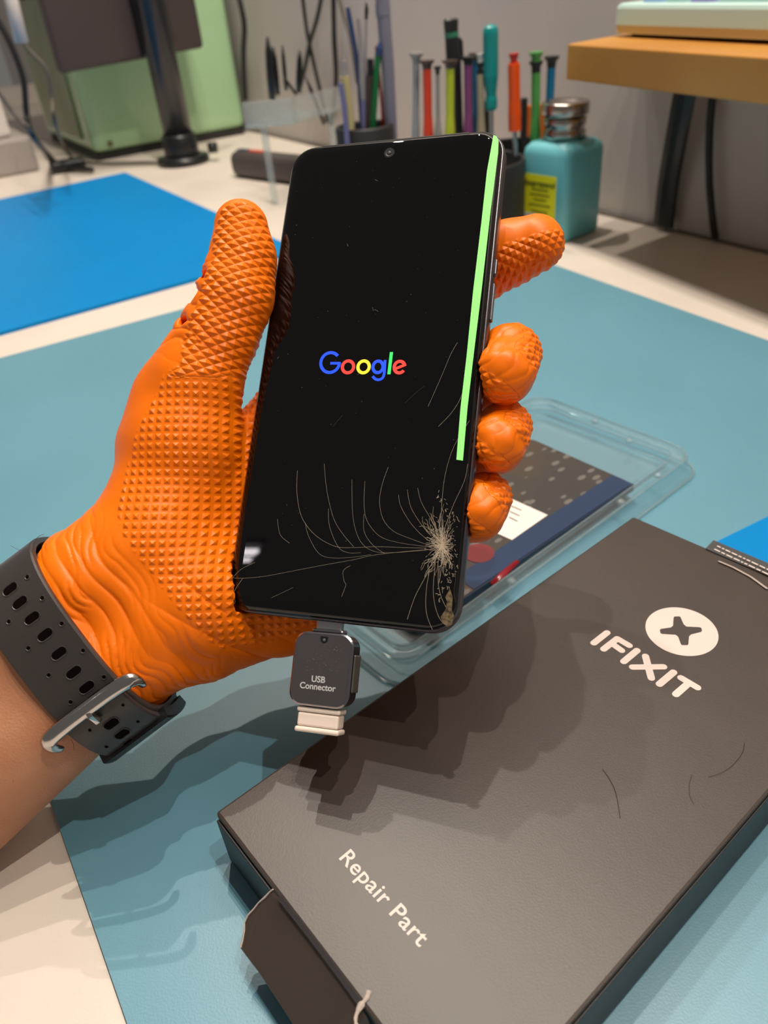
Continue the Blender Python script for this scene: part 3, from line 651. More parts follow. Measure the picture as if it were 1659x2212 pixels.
def prr(i_, z, r=.0088): return [Vector((v.x+PWd/2, v.y-PHt/2, z)) for v in rrect(PWd-2*i_, PHt-2*i_, max(r-i_*.8, .001), 8)]
m_frame = mat('frame_black', (96, 94, 100), .28, .85)
m_glass = mat('screen_black', (5, 5, 6), .015, spec=.5)
link('frame', me_of(loft_bm([prr(.0035, -.0089), prr(.0015, -.0086), prr(.0005, -.0078), prr(0, -.0066), prr(0, -.0034), prr(.0003, -.0024), prr(.0006, -.0022)])), m_frame, phone, smooth=True)
gl = link('screen', me_of(loft_bm([prr(.0007, -.0021), prr(.00085, -.0016), prr(.0012, -.0011), prr(.0018, -.00065), prr(.0027, -.0003), prr(.0038, -.0001), prr(.0052, 0.0)])), m_glass, phone, smooth=True, label='glossy black glass')
for p in gl.data.polygons:
    if len(p.vertices) > 4: p.use_smooth = False
def on_phone(name, poly, m, z=.00004, th=.00003, par=None, **k):
    return link(name, me_of(prism_bm([Vector((v.x, v.y, z)) for v in poly], (0, 0, th))), m, par or phone, **k)
# green line
m_gline = mat('green_line', (140, 234, 122), .4, emit=.52)
gp = [(1066, 292), (1073, 295), (1077, 304), (1076, 330), (1060, 455), (1040, 630), (1024, 760), (1010, 880), (1000, 995), (986, 993), (995, 880), (1008, 770), (1022, 630), (1040, 480), (1052, 370)]
gpl = [pp(*p) for p in gp]; 
def warp(poly): return poly
on_phone('green_line', gpl, m_gline, label='glowing pale green fault line')
# front camera
cpt = pp(841, 330)
link('front_camera', me_of(lathe_bm([(.0018, .00002), (.0018, .00006), (.0012, .00007), (.0011, .00004)], 24, mtx=Matrix.Translation((cpt.x, cpt.y, 0)))), mat('cam_ring', (40, 40, 44), .3), phone, smooth=False)
link('front_lens', me_of(lathe_bm([(.0006, .00006), (.0005, .0002), (.0001, .00028)], 14, mtx=Matrix.Translation((cpt.x, cpt.y, 0)))), mat('lens', (90, 90, 90), .1), phone, smooth=True)
# side buttons on the right edge
for (ya, yb) in ((545, 580), (598, 680)):
    a_, b2_ = pp(1062, ya), pp(1055, yb)
    link('side_button', me_of(box_bm((PWd-.0003, b2_.y, -.0062), (PWd+.0007, a_.y, -.0040), .0004, 2)), m_frame, phone)
# earpiece slit and bottom antenna seam
link('speaker_slit', me_of(box_bm((.012, -.0019, -.00032), (.064, -.0016, -.00016), 0)), mat('slit', (60, 60, 60), .5), phone)
link('antenna_band', me_of(box_bm((.0225, -PHt-.00012, -.0064), (.0236, -PHt+.001, -.0036), 0)), m_black, phone)

# Google lettering on the display
G0, G1 = pp(690, 806), pp(878, 806)
LU = (pp(878, 806)-pp(690, 806)).length
# letter layout measured from the wordmark crop (5.925 px per picture px), strokes as rings and bars
def gpt(x, y): return pp(640+x/5.925, 720+y/5.925)
def stroke(pts, w, z=.00005):
    """flat ribbon of constant width through local points"""
    P = [Vector((p.x, p.y)) for p in pts]; L = []; R = []
    for i, p in enumerate(P):
        d = (P[min(i+1, len(P)-1)]-P[max(i-1, 0)]).normalized(); n = Vector((-d.y, d.x))
        L.append(p+n*w/2); R.append(p-n*w/2)
    bm = bmesh.new(); A = [bm.verts.new((v.x, v.y, z)) for v in L]; B = [bm.verts.new((v.x, v.y, z)) for v in R]
    for i in range(len(P)-1): bm.faces.new((A[i], B[i], B[i+1], A[i+1]))
    return bm
def join_bm(bms):
    out = bmesh.new()
    for b in bms:
        t = bpy.data.meshes.new('t'); b.to_mesh(t); b.free(); out.from_mesh(t); bpy.data.meshes.remove(t)
    return out
def ell(cx, cy, rx, ry, a0, a1, n=40, shear=0):
    out = []
    for k in range(n+1):
        a = math.radians(a0+(a1-a0)*k/n); x, y = rx*math.cos(a), -ry*math.sin(a); out.append(gpt(cx+x-shear*y, cy+y))
    return out
gw = (gpt(300, 400)-gpt(338, 400)).length
E1 = .75
m_gb, m_gr, m_gy, m_gg = [mat(n, c, .5, emit=E1) for n, c in (('g_blue', (22, 72, 255)), ('g_red', (255, 58, 50)), ('g_yellow', (255, 222, 50)), ('g_green', (52, 225, 100)))]
letters = [
  (m_gb, [ell(435, 375, 120, 127, 42, 360, 60, .08), [gpt(436, 384), gpt(564, 384)]]),
  (m_gr, [ell(663, 430, 72, 76, 0, 360, 48, .08)]),
  (m_gy, [ell(862, 430, 72, 76, 0, 360, 48, .08)]),
  (m_gb, [ell(1046, 430, 64, 74, 0, 360, 48, .08), [gpt(1138, 342), gpt(1132, 420), gpt(1128, 500), gpt(1122, 530)], [gpt(1125, 515)]+[gpt(*q) for q in ((1120, 545), (1105, 572), (1080, 590), (1048, 597), (1015, 588), (992, 568), (978, 550))]]),
  (m_gg, [[gpt(1219, 241), gpt(1186, 525)]]),
  (m_gr, [ell(1322, 433, 68, 74, 12, 325, 50, .08), [gpt(1268, 455), gpt(1402, 400)]]),
]
for i, (m_, ss) in enumerate(letters):
    link('display_letter', me_of(join_bm([stroke(s__, gw*(1.0 if j == 0 else .85), .00005+.000006*j) for j, s__ in enumerate(ss)])), m_, phone)

# cracks
random.seed(21)
m_crk = mat('crack', (196, 180, 158), .35, spec=.8)
m_crk2 = mat('crack_faint', (92, 86, 80), .4)
imp = (955, 1178)
def crk(lines, w0, m, name='crack', z=.00003, n=0):
    bms = []
    for L in lines:
        P = [pp(*p) for p in L]
        if len(P) > 2: P = smooth_pts(P, n or 4)
        bms.append(tube_bm([Vector((p.x, p.y, z)) for p in P], w0, 3))
    return link(name, me_of(join_bm(bms)), m, phone)
def Cc(x, y): return (480+x/2.6758, 740+y/2.6758)
main = [
 [(435, 740), (432, 860), (450, 980), (490, 1060), (560, 1130), (660, 1180), (760, 1185), (900, 1180), (1050, 1185), (1180, 1188)],
 [(590, 700), (600, 820), (620, 930), (650, 1030), (700, 1110), (760, 1180)],
 [(750, 790), (752, 950), (765, 1060), (800, 1150), (860, 1200), (960, 1215), (1180, 1200)],
 [(825, 800), (820, 920), (830, 1010), (870, 1080), (930, 1130), (1040, 1160), (1190, 1180)],
 [(960, 720), (925, 820), (910, 920), (930, 1020), (990, 1090), (1080, 1130), (1190, 1170)],
 [(1020, 880), (1030, 940), (1080, 1030), (1140, 1100), (1200, 1150)],
 [(1070, 850), (1090, 950), (1150, 1050), (1210, 1120)],
 [(1130, 840), (1150, 920), (1200, 1010), (1240, 1090)],
 [(1360, 0), (1320, 70), (1270, 190), (1190, 370)],
 [(1420, 120), (1390, 290), (1330, 400), (1250, 485)],
 [(1430, 450), (1340, 600), (1290, 760), (1270, 920), (1265, 1040)],
 [(1420, 700), (1400, 800), (1340, 930), (1290, 1060)],
 [(60, 1360), (120, 1362), (250, 1350), (460, 1310), (620, 1280), (760, 1255), (900, 1225), (1190, 1195)],
 [(480, 1040), (500, 1120), (560, 1220), (640, 1245), (760, 1240), (860, 1225)],
 [(615, 960), (620, 1060), (670, 1180), (730, 1215), (800, 1215)],
 [(820, 990), (820, 1090), (870, 1170), (940, 1220)],
 [(320, 1020), (335, 1110), (390, 1160)],
 [(740, 1290), (700, 1320), (705, 1380), (715, 1400), (690, 1470)],
 [(285, 1475), (360, 1440), (410, 1415)],
 [(1195, 1320), (1150, 1400), (1110, 1480), (1070, 1600)],
 [(1200, 1310), (1180, 1430), (1180, 1560), (1215, 1660)],
 [(1230, 1300), (1220, 1420), (1230, 1520), (1260, 1600), (1300, 1640)],
 [(1250, 1290), (1250, 1400), (1270, 1480), (1310, 1560)],
 [(60, 1360), (20, 1430), (40, 1480), (30, 1520)], [(120, 1362), (70, 1440), (75, 1500), (50, 1520)], [(60, 1360), (110, 1310), (190, 1270)],
 [(1340, 1280), (1350, 1360), (1340, 1440), (1350, 1500)],
 [(1055, 350), (1120, 290), (1170, 250)], [(640, 485), (695, 420)],
]
crk([[Cc(*p) for p in L] for L in main[:1]+main[12:13]+main[19:26]], .000042, m_crk)
crk([[Cc(*p) for p in L] for L in main[1:12]+main[13:19]], .000042, m_crk2, label=None) if False else crk([[Cc(*p) for p in L] for L in main[1:12]+main[13:19]], .000034, m_crk)
crk([[Cc(*p) for p in L] for L in main[26:]], .00004, m_crk2)
rad = []
for k in range(120):
    a = random.uniform(0, 2*math.pi); l = random.uniform(18, 62)*(1.25 if abs(math.sin(a)) > .6 else .8)
    if math.cos(a) > .3: l = min(l, 34/max(.3, math.cos(a))*.8)
    pts = []; r = random.uniform(0, 8)
    ca = a
    while r < l:
        pts.append((imp[0]+math.cos(ca)*r*.85, imp[1]+math.sin(ca)*r*1.25)); r += random.uniform(5, 10); ca += random.uniform(-.10, .10)
    if len(pts) > 1: rad.append(pts)
crk(rad, .000036, m_crk, n=1)
web = []
for k in range(420):
    a = random.uniform(0, 2*math.pi); r = abs(random.gauss(0, 20))
    x, y = imp[0]+math.cos(a)*r*.8, imp[1]+math.sin(a)*r*1.35
    b_ = random.uniform(0, math.pi); l = random.uniform(2, 6)
    if x < 990: web.append([(x, y), (x+l*math.cos(b_), y+l*math.sin(b_))])
for k in range(60):                       # fine net between the rays above and below the impact
    t = random.random(); x = 985-35*t+random.uniform(-14, 8); y = random.choice((imp[1]-50-70*t, imp[1]+40+80*t)); a = random.uniform(0, 3.14)
    web.append([(x, y), (x+4*math.cos(a), y+6*math.sin(a))])
crk(web, .00005, m_crk, name='shattered_patch', n=1)
# chipped corner
chip = [(962, 1290), (972, 1272), (978, 1290), (976, 1318), (981, 1330), (977, 1348), (966, 1354), (955, 1342), (952, 1332), (962, 1318), (966, 1300)]
on_phone('chipped_glass', [pp(*p) for p in chip], mat('chip', (120, 104, 78), .3, rgb2=(52, 46, 38), nscale=900), z=.00002, th=.00006, label='crushed glass at the lower right corner')
# dust and scratches
dust = []
for k in range(80):
    x, y = random.uniform(600, 1020), random.uniform(330, 1250); a = random.uniform(0, 3.14); l = random.choice((.6, .8, 1, 2.5))
    dust.append([(x, y), (x+l*math.cos(a), y+l*math.sin(a))])
dust += [[(805, 664), (806, 671), (811, 669), (817, 673)], [(750, 527), (752, 532)], [(810, 388), (816, 391)], [(599, 775), (602, 771)]]
dd = crk(dust, .00006, mat('dust', (120, 116, 110), .7), name='dust_specks', n=1); dd['kind'] = 'stuff'

# ================================================================== USB CONNECTOR
m_chr = mat('connector_chrome', (150, 146, 150), .15, .95)
m_cface = mat('connector_face', (92, 88, 90), .2, .55, coat=.5)
m_cside = mat('connector_side', (62, 60, 60), .2, .7)
zf = -.0012
cq = [pp(x, y, zf) for x, y in ((643, 1362), (768, 1374), (750, 1533), (621, 1519))]
cx_ = ((cq[1]-cq[0])+(cq[2]-cq[3])).normalized(); cx_.z = 0; cy_ = Vector((-cx_.y, cx_.x, 0)); cc_ = (cq[0]+cq[1]+cq[2]+cq[3])/4
cwid = ((cq[1]-cq[0]).length+(cq[2]-cq[3]).length)/2; chei = ((cq[0]-cq[3]).length+(cq[1]-cq[2]).length)/2
print('CONN', cwid, chei)
co = empty('usb_connector', phone.matrix_world @ Vector((cc_.x, cc_.y, zf-.0035)), frame3(phone.matrix_world.to_3x3() @ cx_, phone.matrix_world.to_3x3() @ cy_, PN),
           label='small glossy USB connector adapter plugged into the bottom of the phone', cat='adapter')
zo = .0035
def cr2(i_, z, r=.0040): return rrect(cwid-2*i_, chei-2*i_, max(r-i_, .0005), 8, z)
link('body', me_of(loft_bm([cr2(.0010, -.0038), cr2(.0003, -.0034), cr2(.0002, -.0030), cr2(.0002, .0030), cr2(0, .0031), cr2(0, .0033)])), m_cside, co, smooth=False)
link('rim', me_of(loft_bm([cr2(-.0001, .00335), cr2(-.0001, .0036), cr2(.0004, .0039), cr2(.0008, .0038)])), m_chr, co, smooth=False)
link('face', me_of(loft_bm([cr2(.0009, .00381), cr2(.0009, .00388)])), m_cface, co, label='mirror dark front plate')
link('side_plate', me_of(box_bm((cwid/2-.0001, -chei*.28, -.0030), (cwid/2+.0005, chei*.24, .0026), .0004, 2)), mat('side_plate', (112, 108, 102), .3, .5), co)
link('notch', me_of(prism_bm([Vector((-.0012, chei/2-.0010, .00390)), Vector((-.0012, chei/2-.0019, .00390))]+[Vector((-.0012*math.cos(math.pi*k/8), chei/2-.0019-.0011*math.sin(math.pi*k/8), .00390)) for k in range(1, 8)]+[Vector((.0012, chei/2-.0019, .00390)), Vector((.0012, chei/2-.0010, .00390))], (0, 0, .00003))), m_black, co)
link('indicator_lens', me_of(lathe_bm([(.00055, 0), (.0004, .0003), (.0001, .0004)], 14, mtx=Matrix.Translation((.0001, chei/2-.0021, .0040)))), mat('lens', (90, 90, 90), .1), co, smooth=True)
plug_top = pp(700, 1335, zf)
link('plug', me_of(box_bm((-.0042, chei/2+.0002, -.0012), (.0042, chei/2+.0047, .0012), .0005, 2)), mat('steel', (170, 170, 172), .3, .9), co)
link('plug_collar', me_of(box_bm((-.0052, chei/2-.0001, -.0022), (.0052, chei/2+.0013, .0022), .0006, 2)), m_chr, co)
m_lt = mat('conn_text', (190, 190, 192), .5)
for t_, yy in (('USB', -.0038), ('Connector', -.0060)):
    me = text_me(t_, .0026, .00006, .00001, 'CENTER'); me.transform(Matrix.Translation((-.0006, yy, .00392)))
    link('lettering', me, m_lt, co)
link('smudge', me_of(join_bm([tube_bm([Vector((x, y, .0039)), Vector((x+random.uniform(-.0004, .0004), y+random.uniform(-.0004, .0004), .0039))], .00004, 3) for x, y in [(random.uniform(-.0055, .0055), random.uniform(-.001, .008)) for _ in range(46)]])), mat('dust', (120, 116, 110), .7), co, kind='stuff', label='fine white smudges and scratches')
m_capw = mat('cap_white', (240, 224, 210), .45)
y0 = -chei/2
for (a_, b2_, w_, t_) in ((-.0004, -.0020, .0070, .0030), (-.0021, -.0062, .0066, .0027), (-.0063, -.0079, .0071, .0031)):
    link('cap_rim' if w_ > .0068 else 'white_cap', me_of(box_bm((-w_, y0+b2_, -t_), (w_, y0+a_, t_), .0006, 2)), m_capw, co)

# ================================================================== THE GLOVED HAND
def C3(px, py, d): return np.array([(px-CX)/F*d, (py-CY)/F*d, d])          # camera frame, millimetres
class Field:
    def __init__(self, lo, hi, h):
        self.h = h; self.lo = np.array(lo, float); n = np.ceil((np.array(hi)-self.lo)/h).astype(int)+1
        self.ax = [self.lo[i]+h*np.arange(n[i], dtype=np.float32) for i in range(3)]; self.n = n
        self.d = np.full(n, 40., np.float32)
    def sub(self, lo, hi):
        sl = []
        for i in range(3):
            a = max(0, int((lo[i]-self.lo[i])/self.h)); b = min(self.n[i], int((hi[i]-self.lo[i])/self.h)+2); sl.append(slice(a, max(b, a)))
        return tuple(sl), [self.ax[i][sl[i]] for i in range(3)]
def cone(f, a, b, ra, rb, k, arr=None, off=0.):
    """smooth-union a tapered capsule into the field"""
    arr = f.d if arr is None else arr
    a, b = np.array(a), np.array(b); R = max(ra, rb)+k+6
    sl, ax = f.sub(np.minimum(a, b)-R, np.maximum(a, b)+R)
    if any(s.stop <= s.start for s in sl): return
    X = ax[0][:, None, None]-a[0]; Y = ax[1][None, :, None]-a[1]; Z = ax[2][None, None, :]-a[2]
    ab = b-a; L = max(float(ab@ab), 1e-6); t = np.clip((X*ab[0]+Y*ab[1]+Z*ab[2])/L, 0, 1)
    d = np.sqrt((X-t*ab[0])**2+(Y-t*ab[1])**2+(Z-t*ab[2])**2)-(ra+(rb-ra)*t)-off
    o = arr[sl]
    if k > 0:
        h = np.clip(.5+.5*(o-d)/k, 0, 1); arr[sl] = o*(1-h)+d*h-k*h*(1-h)
    else: arr[sl] = np.minimum(o, d)
def merge(f, A, B, k):
    h = np.clip(.5+.5*(A-B)/k, 0, 1); return A*(1-h)+B*h-k*h*(1-h)
def nets(f, name):
    """surface nets: zero level of the field as a quad mesh (camera frame, mm)"""
    d = f.d; s = d < 0; n = d.shape
    P = np.zeros((n[0]-1, n[1]-1, n[2]-1, 3), np.float32); C = np.zeros(P.shape[:3], np.float32)
    off = [(i, j, k) for i in (0, 1) for j in (0, 1) for k in (0, 1)]
    V = {o: d[o[0]:n[0]-1+o[0], o[1]:n[1]-1+o[1], o[2]:n[2]-1+o[2]] for o in off}
    for o in off:
        for a in range(3):
            if o[a]: continue
            q = list(o); q[a] = 1; q = tuple(q); A, B = V[o], V[q]; m = (A < 0) != (B < 0)
            t = np.where(m, A/np.where(m, A-B, 1), 0)
            for c in range(3): P[..., c] += np.where(m, (t if c == a else o[c]), 0)
            C += m
    act = C > 0; idx = np.full(act.shape, -1, np.int64); idx[act] = np.arange(act.sum())
    ijk = np.argwhere(act); co = (ijk+P[act]/C[act][:, None])*f.h+f.lo
    F4 = []
    for a in range(3):
        b, c = (a+1) % 3, (a+2) % 3
        sA = [slice(0, n[0]-1), slice(0, n[1]-1), slice(0, n[2]-1)]; sB = list(sA); sB[a] = slice(1, n[a])
        for t_ in (b, c): sA[t_] = slice(1, n[t_]-1); sB[t_] = slice(1, n[t_]-1)
        A, B = s[tuple(sA)], s[tuple(sB)]
        for flip in (0, 1):
            e = np.argwhere((A & ~B) if not flip else (~A & B)); 
            if not len(e): continue
            e[:, b] += 1; e[:, c] += 1
            def g(db, dc):
                q = e.copy(); q[:, b] += db; q[:, c] += dc; return idx[q[:, 0], q[:, 1], q[:, 2]]
            quad = np.stack([g(-1, -1), g(0, -1), g(0, 0), g(-1, 0)], 1)
            F4.append(quad if not flip else quad[:, ::-1])
    F4 = np.concatenate(F4); F4 = F4[(F4 >= 0).all(1)]
    return co, F4
def mesh_np(name, co, F4):
    me = bpy.data.meshes.new(name); me.vertices.add(len(co)); me.vertices.foreach_set('co', np.asarray(co, np.float32).ravel())
    me.loops.add(F4.size); me.loops.foreach_set('vertex_index', F4.astype(np.int32).ravel())
    me.polygons.add(len(F4)); me.polygons.foreach_set('loop_start', (np.arange(len(F4))*4).astype(np.int32)); me.polygons.foreach_set('loop_total', np.full(len(F4), 4, np.int32))
    me.update(calc_edges=True); me.validate(); return me
def to_world(co): return (np.asarray(co)/1000.) @ M + O3
def laplace(co, F4, it, lam=.5):
    n = len(co); e = np.concatenate([F4[:, [0, 1]], F4[:, [1, 2]], F4[:, [2, 3]], F4[:, [3, 0]]]); e = np.concatenate([e, e[:, ::-1]])
    deg = np.bincount(e[:, 0], minlength=n)[:, None]
    for _ in range(it):
        s = np.stack([np.bincount(e[:, 0], weights=co[e[:, 1], c], minlength=n) for c in range(3)], 1)
        co = co+lam*(s/np.maximum(deg, 1)-co)
    return co
def subdiv(co, F4):
    """one linear quad subdivision"""
    n = len(co); E = np.concatenate([F4[:, [0, 1]], F4[:, [1, 2]], F4[:, [2, 3]], F4[:, [3, 0]]]); Es = np.sort(E, 1)
    key = Es[:, 0]*n+Es[:, 1]; uk, first, inv = np.unique(key, return_index=True, return_inverse=True); inv = inv.ravel()
    mid = (co[Es[first, 0]]+co[Es[first, 1]])/2; fc = co[F4].mean(1); m = len(F4)
    e = [inv[i*m:(i+1)*m]+n for i in range(4)]; f = np.arange(m)+n+len(mid)
    Q = [np.stack([F4[:, i], e[i], f, e[(i-1) % 4]], 1) for i in range(4)]
    return np.concatenate([co, mid, fc]), np.concatenate(Q)

AX = np.array([-.80, .60, 0.]); DD = np.array([.60, .80, 0.])               # along the forearm, across it
CW = C3(212, 1357, 252)                                                    # middle of the cuff opening
def chain(f, arr, pts, k):
    for p, q in zip(pts, pts[1:]): cone(f, C3(*p[:3]), C3(*q[:3]), p[3], q[3], k, arr)
# finger chains: picture x, picture y, depth mm, radius mm
INDEX = [(690, 862, 283, 13), (900, 705, 282, 12.2), (1050, 570, 275, 11.2), (1100, 547, 271, 11.0), (1157, 526, 267, 9.8)]
MIDDLE = [(760, 955, 286, 12), (960, 850, 290, 11.5), (1085, 806, 272, 11), (1101, 768, 247, 9.6), (1090, 806, 238, 9.4)]
RING = [(800, 1055, 287, 12), (960, 1000, 290, 11), (1070, 962, 270, 10), (1088, 926, 246, 8.4), (1078, 957, 236, 8.4)]
PINKY = [(810, 1155, 284, 11), (940, 1130, 284, 10), (1030, 1112, 264, 9), (1047, 1078, 243, 8.0), (1036, 1104, 234, 8.2)]
THUMB = [(521, 491, 260, 9.1), (525, 560, 259, 10.5), (507, 640, 258, 12.5), (475, 720, 258, 12.2), (425, 830, 259, 14.6), (400, 960, 261, 19), (370, 1080, 262, 20), (345, 1210, 262, 22)]
PALM = [[(345, 1210, 265, 21), (430, 1330, 266, 20), (600, 1288, 274, 19), (705, 1232, 279, 16.5), (810, 1155, 284, 12)],
        [(345, 1210, 266, 20), (470, 1080, 275, 17.5), (690, 855, 284, 13.5)],
        [(400, 1230, 267, 20), (520, 1150, 277, 17.5), (760, 955, 286, 13)],
        [(420, 1270, 268, 20), (600, 1190, 279, 17), (800, 1055, 287, 13)]]
def hand_field(f, off=0., fore=False):
    d = f.d
    for c_ in PALM: chain(f, d, c_, 9)
    t = np.full(f.n, 40., np.float32); chain(f, t, THUMB, 4)
    chain(f, t, [(425, 745, 262, 8.5), (372, 860, 265, 12), (338, 960, 265, 13)], 6)
    cone(f, C3(520, 1040, 270), C3(585, 870, 279), 9, 5, 6, t)              # web between thumb and index
    f.d = d = merge(f, d, t, 6)
    fing = None
    for c_ in (INDEX, MIDDLE, RING, PINKY):
        t = np.full(f.n, 40., np.float32); chain(f, t, c_, 2.5)
        fing = t if fing is None else merge(f, fing, t, .6)
    f.d = merge(f, d, fing, 5)
    # wrist as two parallel rods
    for sgn in (-1, 1):
        w0 = CW-AX*30; cone(f, w0+DD*sgn*10.5+[0, 0, 4], CW+AX*2+DD*sgn*11.5, 21, 21.2, 8)
    if fore:
        for sgn in (-1, 1):
            cone(f, CW+DD*sgn*10.5, CW+AX*90+DD*sgn*15+np.array([0, 0, -3]), 22.0, 26, 8)
    f.d = f.d-off
def carve_phone(f, grow):
    lo = [C3(0, 0, 1)]
    R = np.stack([px_, py_, pn_]); 
    X, Y, Z = np.meshgrid(*[a-(PT[i]*1000) for i, a in enumerate(f.ax)], indexing='ij', sparse=True)
    u = X*px_[0]+Y*px_[1]+Z*px_[2]; v = X*py_[0]+Y*py_[1]+Z*py_[2]; w = X*pn_[0]+Y*pn_[1]+Z*pn_[2]
    qx, qy, qz = np.abs(u-37.95)-37.95-grow+3, np.abs(v-81.95)-81.95-grow+3, np.abs(w-4.45)-4.45-grow+3
    b = np.sqrt(np.maximum(qx, 0)**2+np.maximum(qy, 0)**2+np.maximum(qz, 0)**2)+np.minimum(np.maximum(np.maximum(qx, qy), qz), 0)-3
    f.d = np.maximum(f.d, -b.astype(np.float32))
f = Field([-108, -108, 214], [70, 66, 306], .8)
hand_field(f)
# creases and dents at the outer side of the thumb joint
for (x, y, d_, r) in ((427, 640, 256, 2.6), (446, 600, 255, 2.4), (405, 700, 255, 2.2)):
    c_ = C3(x, y, d_); sl, ax = f.sub(c_-12, c_+12)
    b = np.sqrt((ax[0][:, None, None]-c_[0])**2+(ax[1][None, :, None]-c_[1])**2+((ax[2][None, None, :]-c_[2])*.4)**2)-r
    o = f.d[sl]; k = 2.; h = np.clip(.5-.5*(o+b)/k, 0, 1); f.d[sl] = o*(1-h)-b*h+k*h*(1-h)
# open end of the cuff
X, Y, Z = np.meshgrid(*f.ax, indexing='ij', sparse=True)
f.d = np.maximum(f.d, ((X-CW[0])*AX[0]+(Y-CW[1])*AX[1]-1.0).astype(np.float32))
carve_phone(f, .15)
gco, gF = nets(f, 'glove'); gco = laplace(gco, gF, 3); gco, gF = subdiv(gco, gF); gco = laplace(gco, gF, 2)
def vnormals(co, F4):
    a = co[F4[:, 2]]-co[F4[:, 0]]; b = co[F4[:, 3]]-co[F4[:, 1]]; n = np.cross(a, b); N = np.zeros_like(co)
    for i in range(4):
        for c in range(3): N[:, c] += np.bincount(F4[:, i], weights=n[:, c], minlength=len(co))
    return N/np.maximum(np.linalg.norm(N, axis=1, keepdims=True), 1e-9)
N = vnormals(gco, gF)
if (N*(gco-gco.mean(0))).sum() < 0: gF = gF[:, ::-1]; N = -N
# --- wrinkles around the cuff
rel = gco-CW; s_al = -(rel@AX); t_ac = rel@DD                              # s grows from the cuff towards the palm
sA = s_al+4.5*vnoise(np.stack([t_ac/13, s_al/30, gco[:, 2]/30], 1))+.09*t_ac
nz = vnoise(np.stack([t_ac/16+5, s_al/7, gco[:, 2]/16], 1))
def ridge(x): x = np.abs(((x) % 1)-.5)*2; return np.sqrt(np.maximum(1-x*x, 0))
w1 = ridge(sA/5.6+.8*vnoise(np.stack([t_ac/22, s_al/16, gco[:, 2]/22], 1)))
w2 = ridge(sA/3.1+.05*t_ac+1.3*vnoise(np.stack([t_ac/9+3, s_al/12, gco[:, 2]/9], 1)))
fade = np.clip(s_al/3, 0, 1)*np.clip((34+.10*t_ac-s_al)/18, 0, 1)
am = np.clip(.45+1.3*vnoise(np.stack([t_ac/14+9, s_al/9, gco[:, 2]/14], 1)), 0, 1.1); am2 = np.clip(.3-1.5*vnoise(np.stack([t_ac/10+2, s_al/8, gco[:, 2]/10], 1)), 0, 1)
disp = np.maximum(fade*(1.15*(w1-.62)*am+.7*(w2-.6)*am2+1.25*nz), -.9)
# long soft drag folds running from the wrist into the palm heel
sf = ridge((s_al*.85-.32*t_ac)/9.+.5*vnoise(np.stack([t_ac/20, s_al/26, gco[:, 2]/30], 1)))
fd2 = np.clip((s_al-20)/12, 0, 1)*np.clip((58-s_al)/16, 0, 1)*np.clip((t_ac+4)/14, 0, 1)
disp += fd2*.9*(sf-.6)
# ruffled lip of the cuff
lip = np.clip(1-np.abs(s_al)/4.0, 0, 1); disp += lip*(1.0*vnoise(np.stack([t_ac/5, s_al/5, gco[:, 2]/5], 1))+.6)
# little folds at thumb joint and fingertips
sx = gco[:, 0]/gco[:, 2]*F+CX; sy = gco[:, 1]/gco[:, 2]*F+CY
front = np.clip(-N[:, 2]*2+.6, 0, 1)
def near(px, py, d, r): c = C3(px, py, d); return np.clip(1-np.linalg.norm(gco-c, axis=1)/r, 0, 1)
tn_ = near(455, 660, 250, 26)
disp += np.clip(tn_*2, 0, 1)*.8*(ridge((gco[:, 1]*.9-gco[:, 0]*.5)/5+.6*vnoise(gco/8))-.6)*np.clip((470-sx)/60+.3, 0, 1)
for c_, r in (((1095, 785, 240), 15), ((1083, 940, 238), 14), ((1050, 1093, 236), 13)):
    g_ = np.clip(near(*c_, r)*2.5, 0, 1)
    disp += g_*(.75*vnoise(gco/4.2+7)+.55*(ridge((gco[:, 1]+.8*gco[:, 0])/5.+.7*vnoise(gco/6))-.6))
co2 = gco+N*disp[:, None]
# --- grip pattern: which skin is textured, and its lattice coordinates (hand-local millimetres)
def c2(px, py, d=255.): return np.array([(px-CX)/F*d, (py-CY)/F*d])
poly = np.array([c2(*p) for p in [(482, 450), (462, 520), (468, 570), (452, 610), (446, 650), (424, 700), (408, 760), (408, 800), (372, 822), (346, 880), (316, 940), (296, 1010), (288, 1100), (308, 1150), (345, 1200), (392, 1260), (440, 1322), (490, 1388), (600, 1385), (760, 1330), (900, 1200), (900, 800), (700, 700), (560, 850), (530, 820), (548, 760), (575, 700), (596, 600), (590, 520), (566, 460), (530, 440)]])
XY = gco[:, :2].copy()
def pdist(P, poly):
    ins = np.zeros(len(P), bool); dm = np.full(len(P), 1e9)
    for a, b in zip(poly, np.roll(poly, -1, 0)):
        c = ((a[1] > P[:, 1]) != (b[1] > P[:, 1])) & (P[:, 0] < (b[0]-a[0])*(P[:, 1]-a[1])/((b[1]-a[1]) or 1e-9)+a[0]); ins ^= c
        t = np.clip(((P-a)@(b-a))/((b-a)@(b-a)), 0, 1); dm = np.minimum(dm, np.linalg.norm(P-a-t[:, None]*(b-a), axis=1))
    return np.where(ins, dm, -dm)
pd = pdist(XY, poly)
mask = np.clip(pd/1.2+.3, 0, 1)*(N[:, 2] < .25)
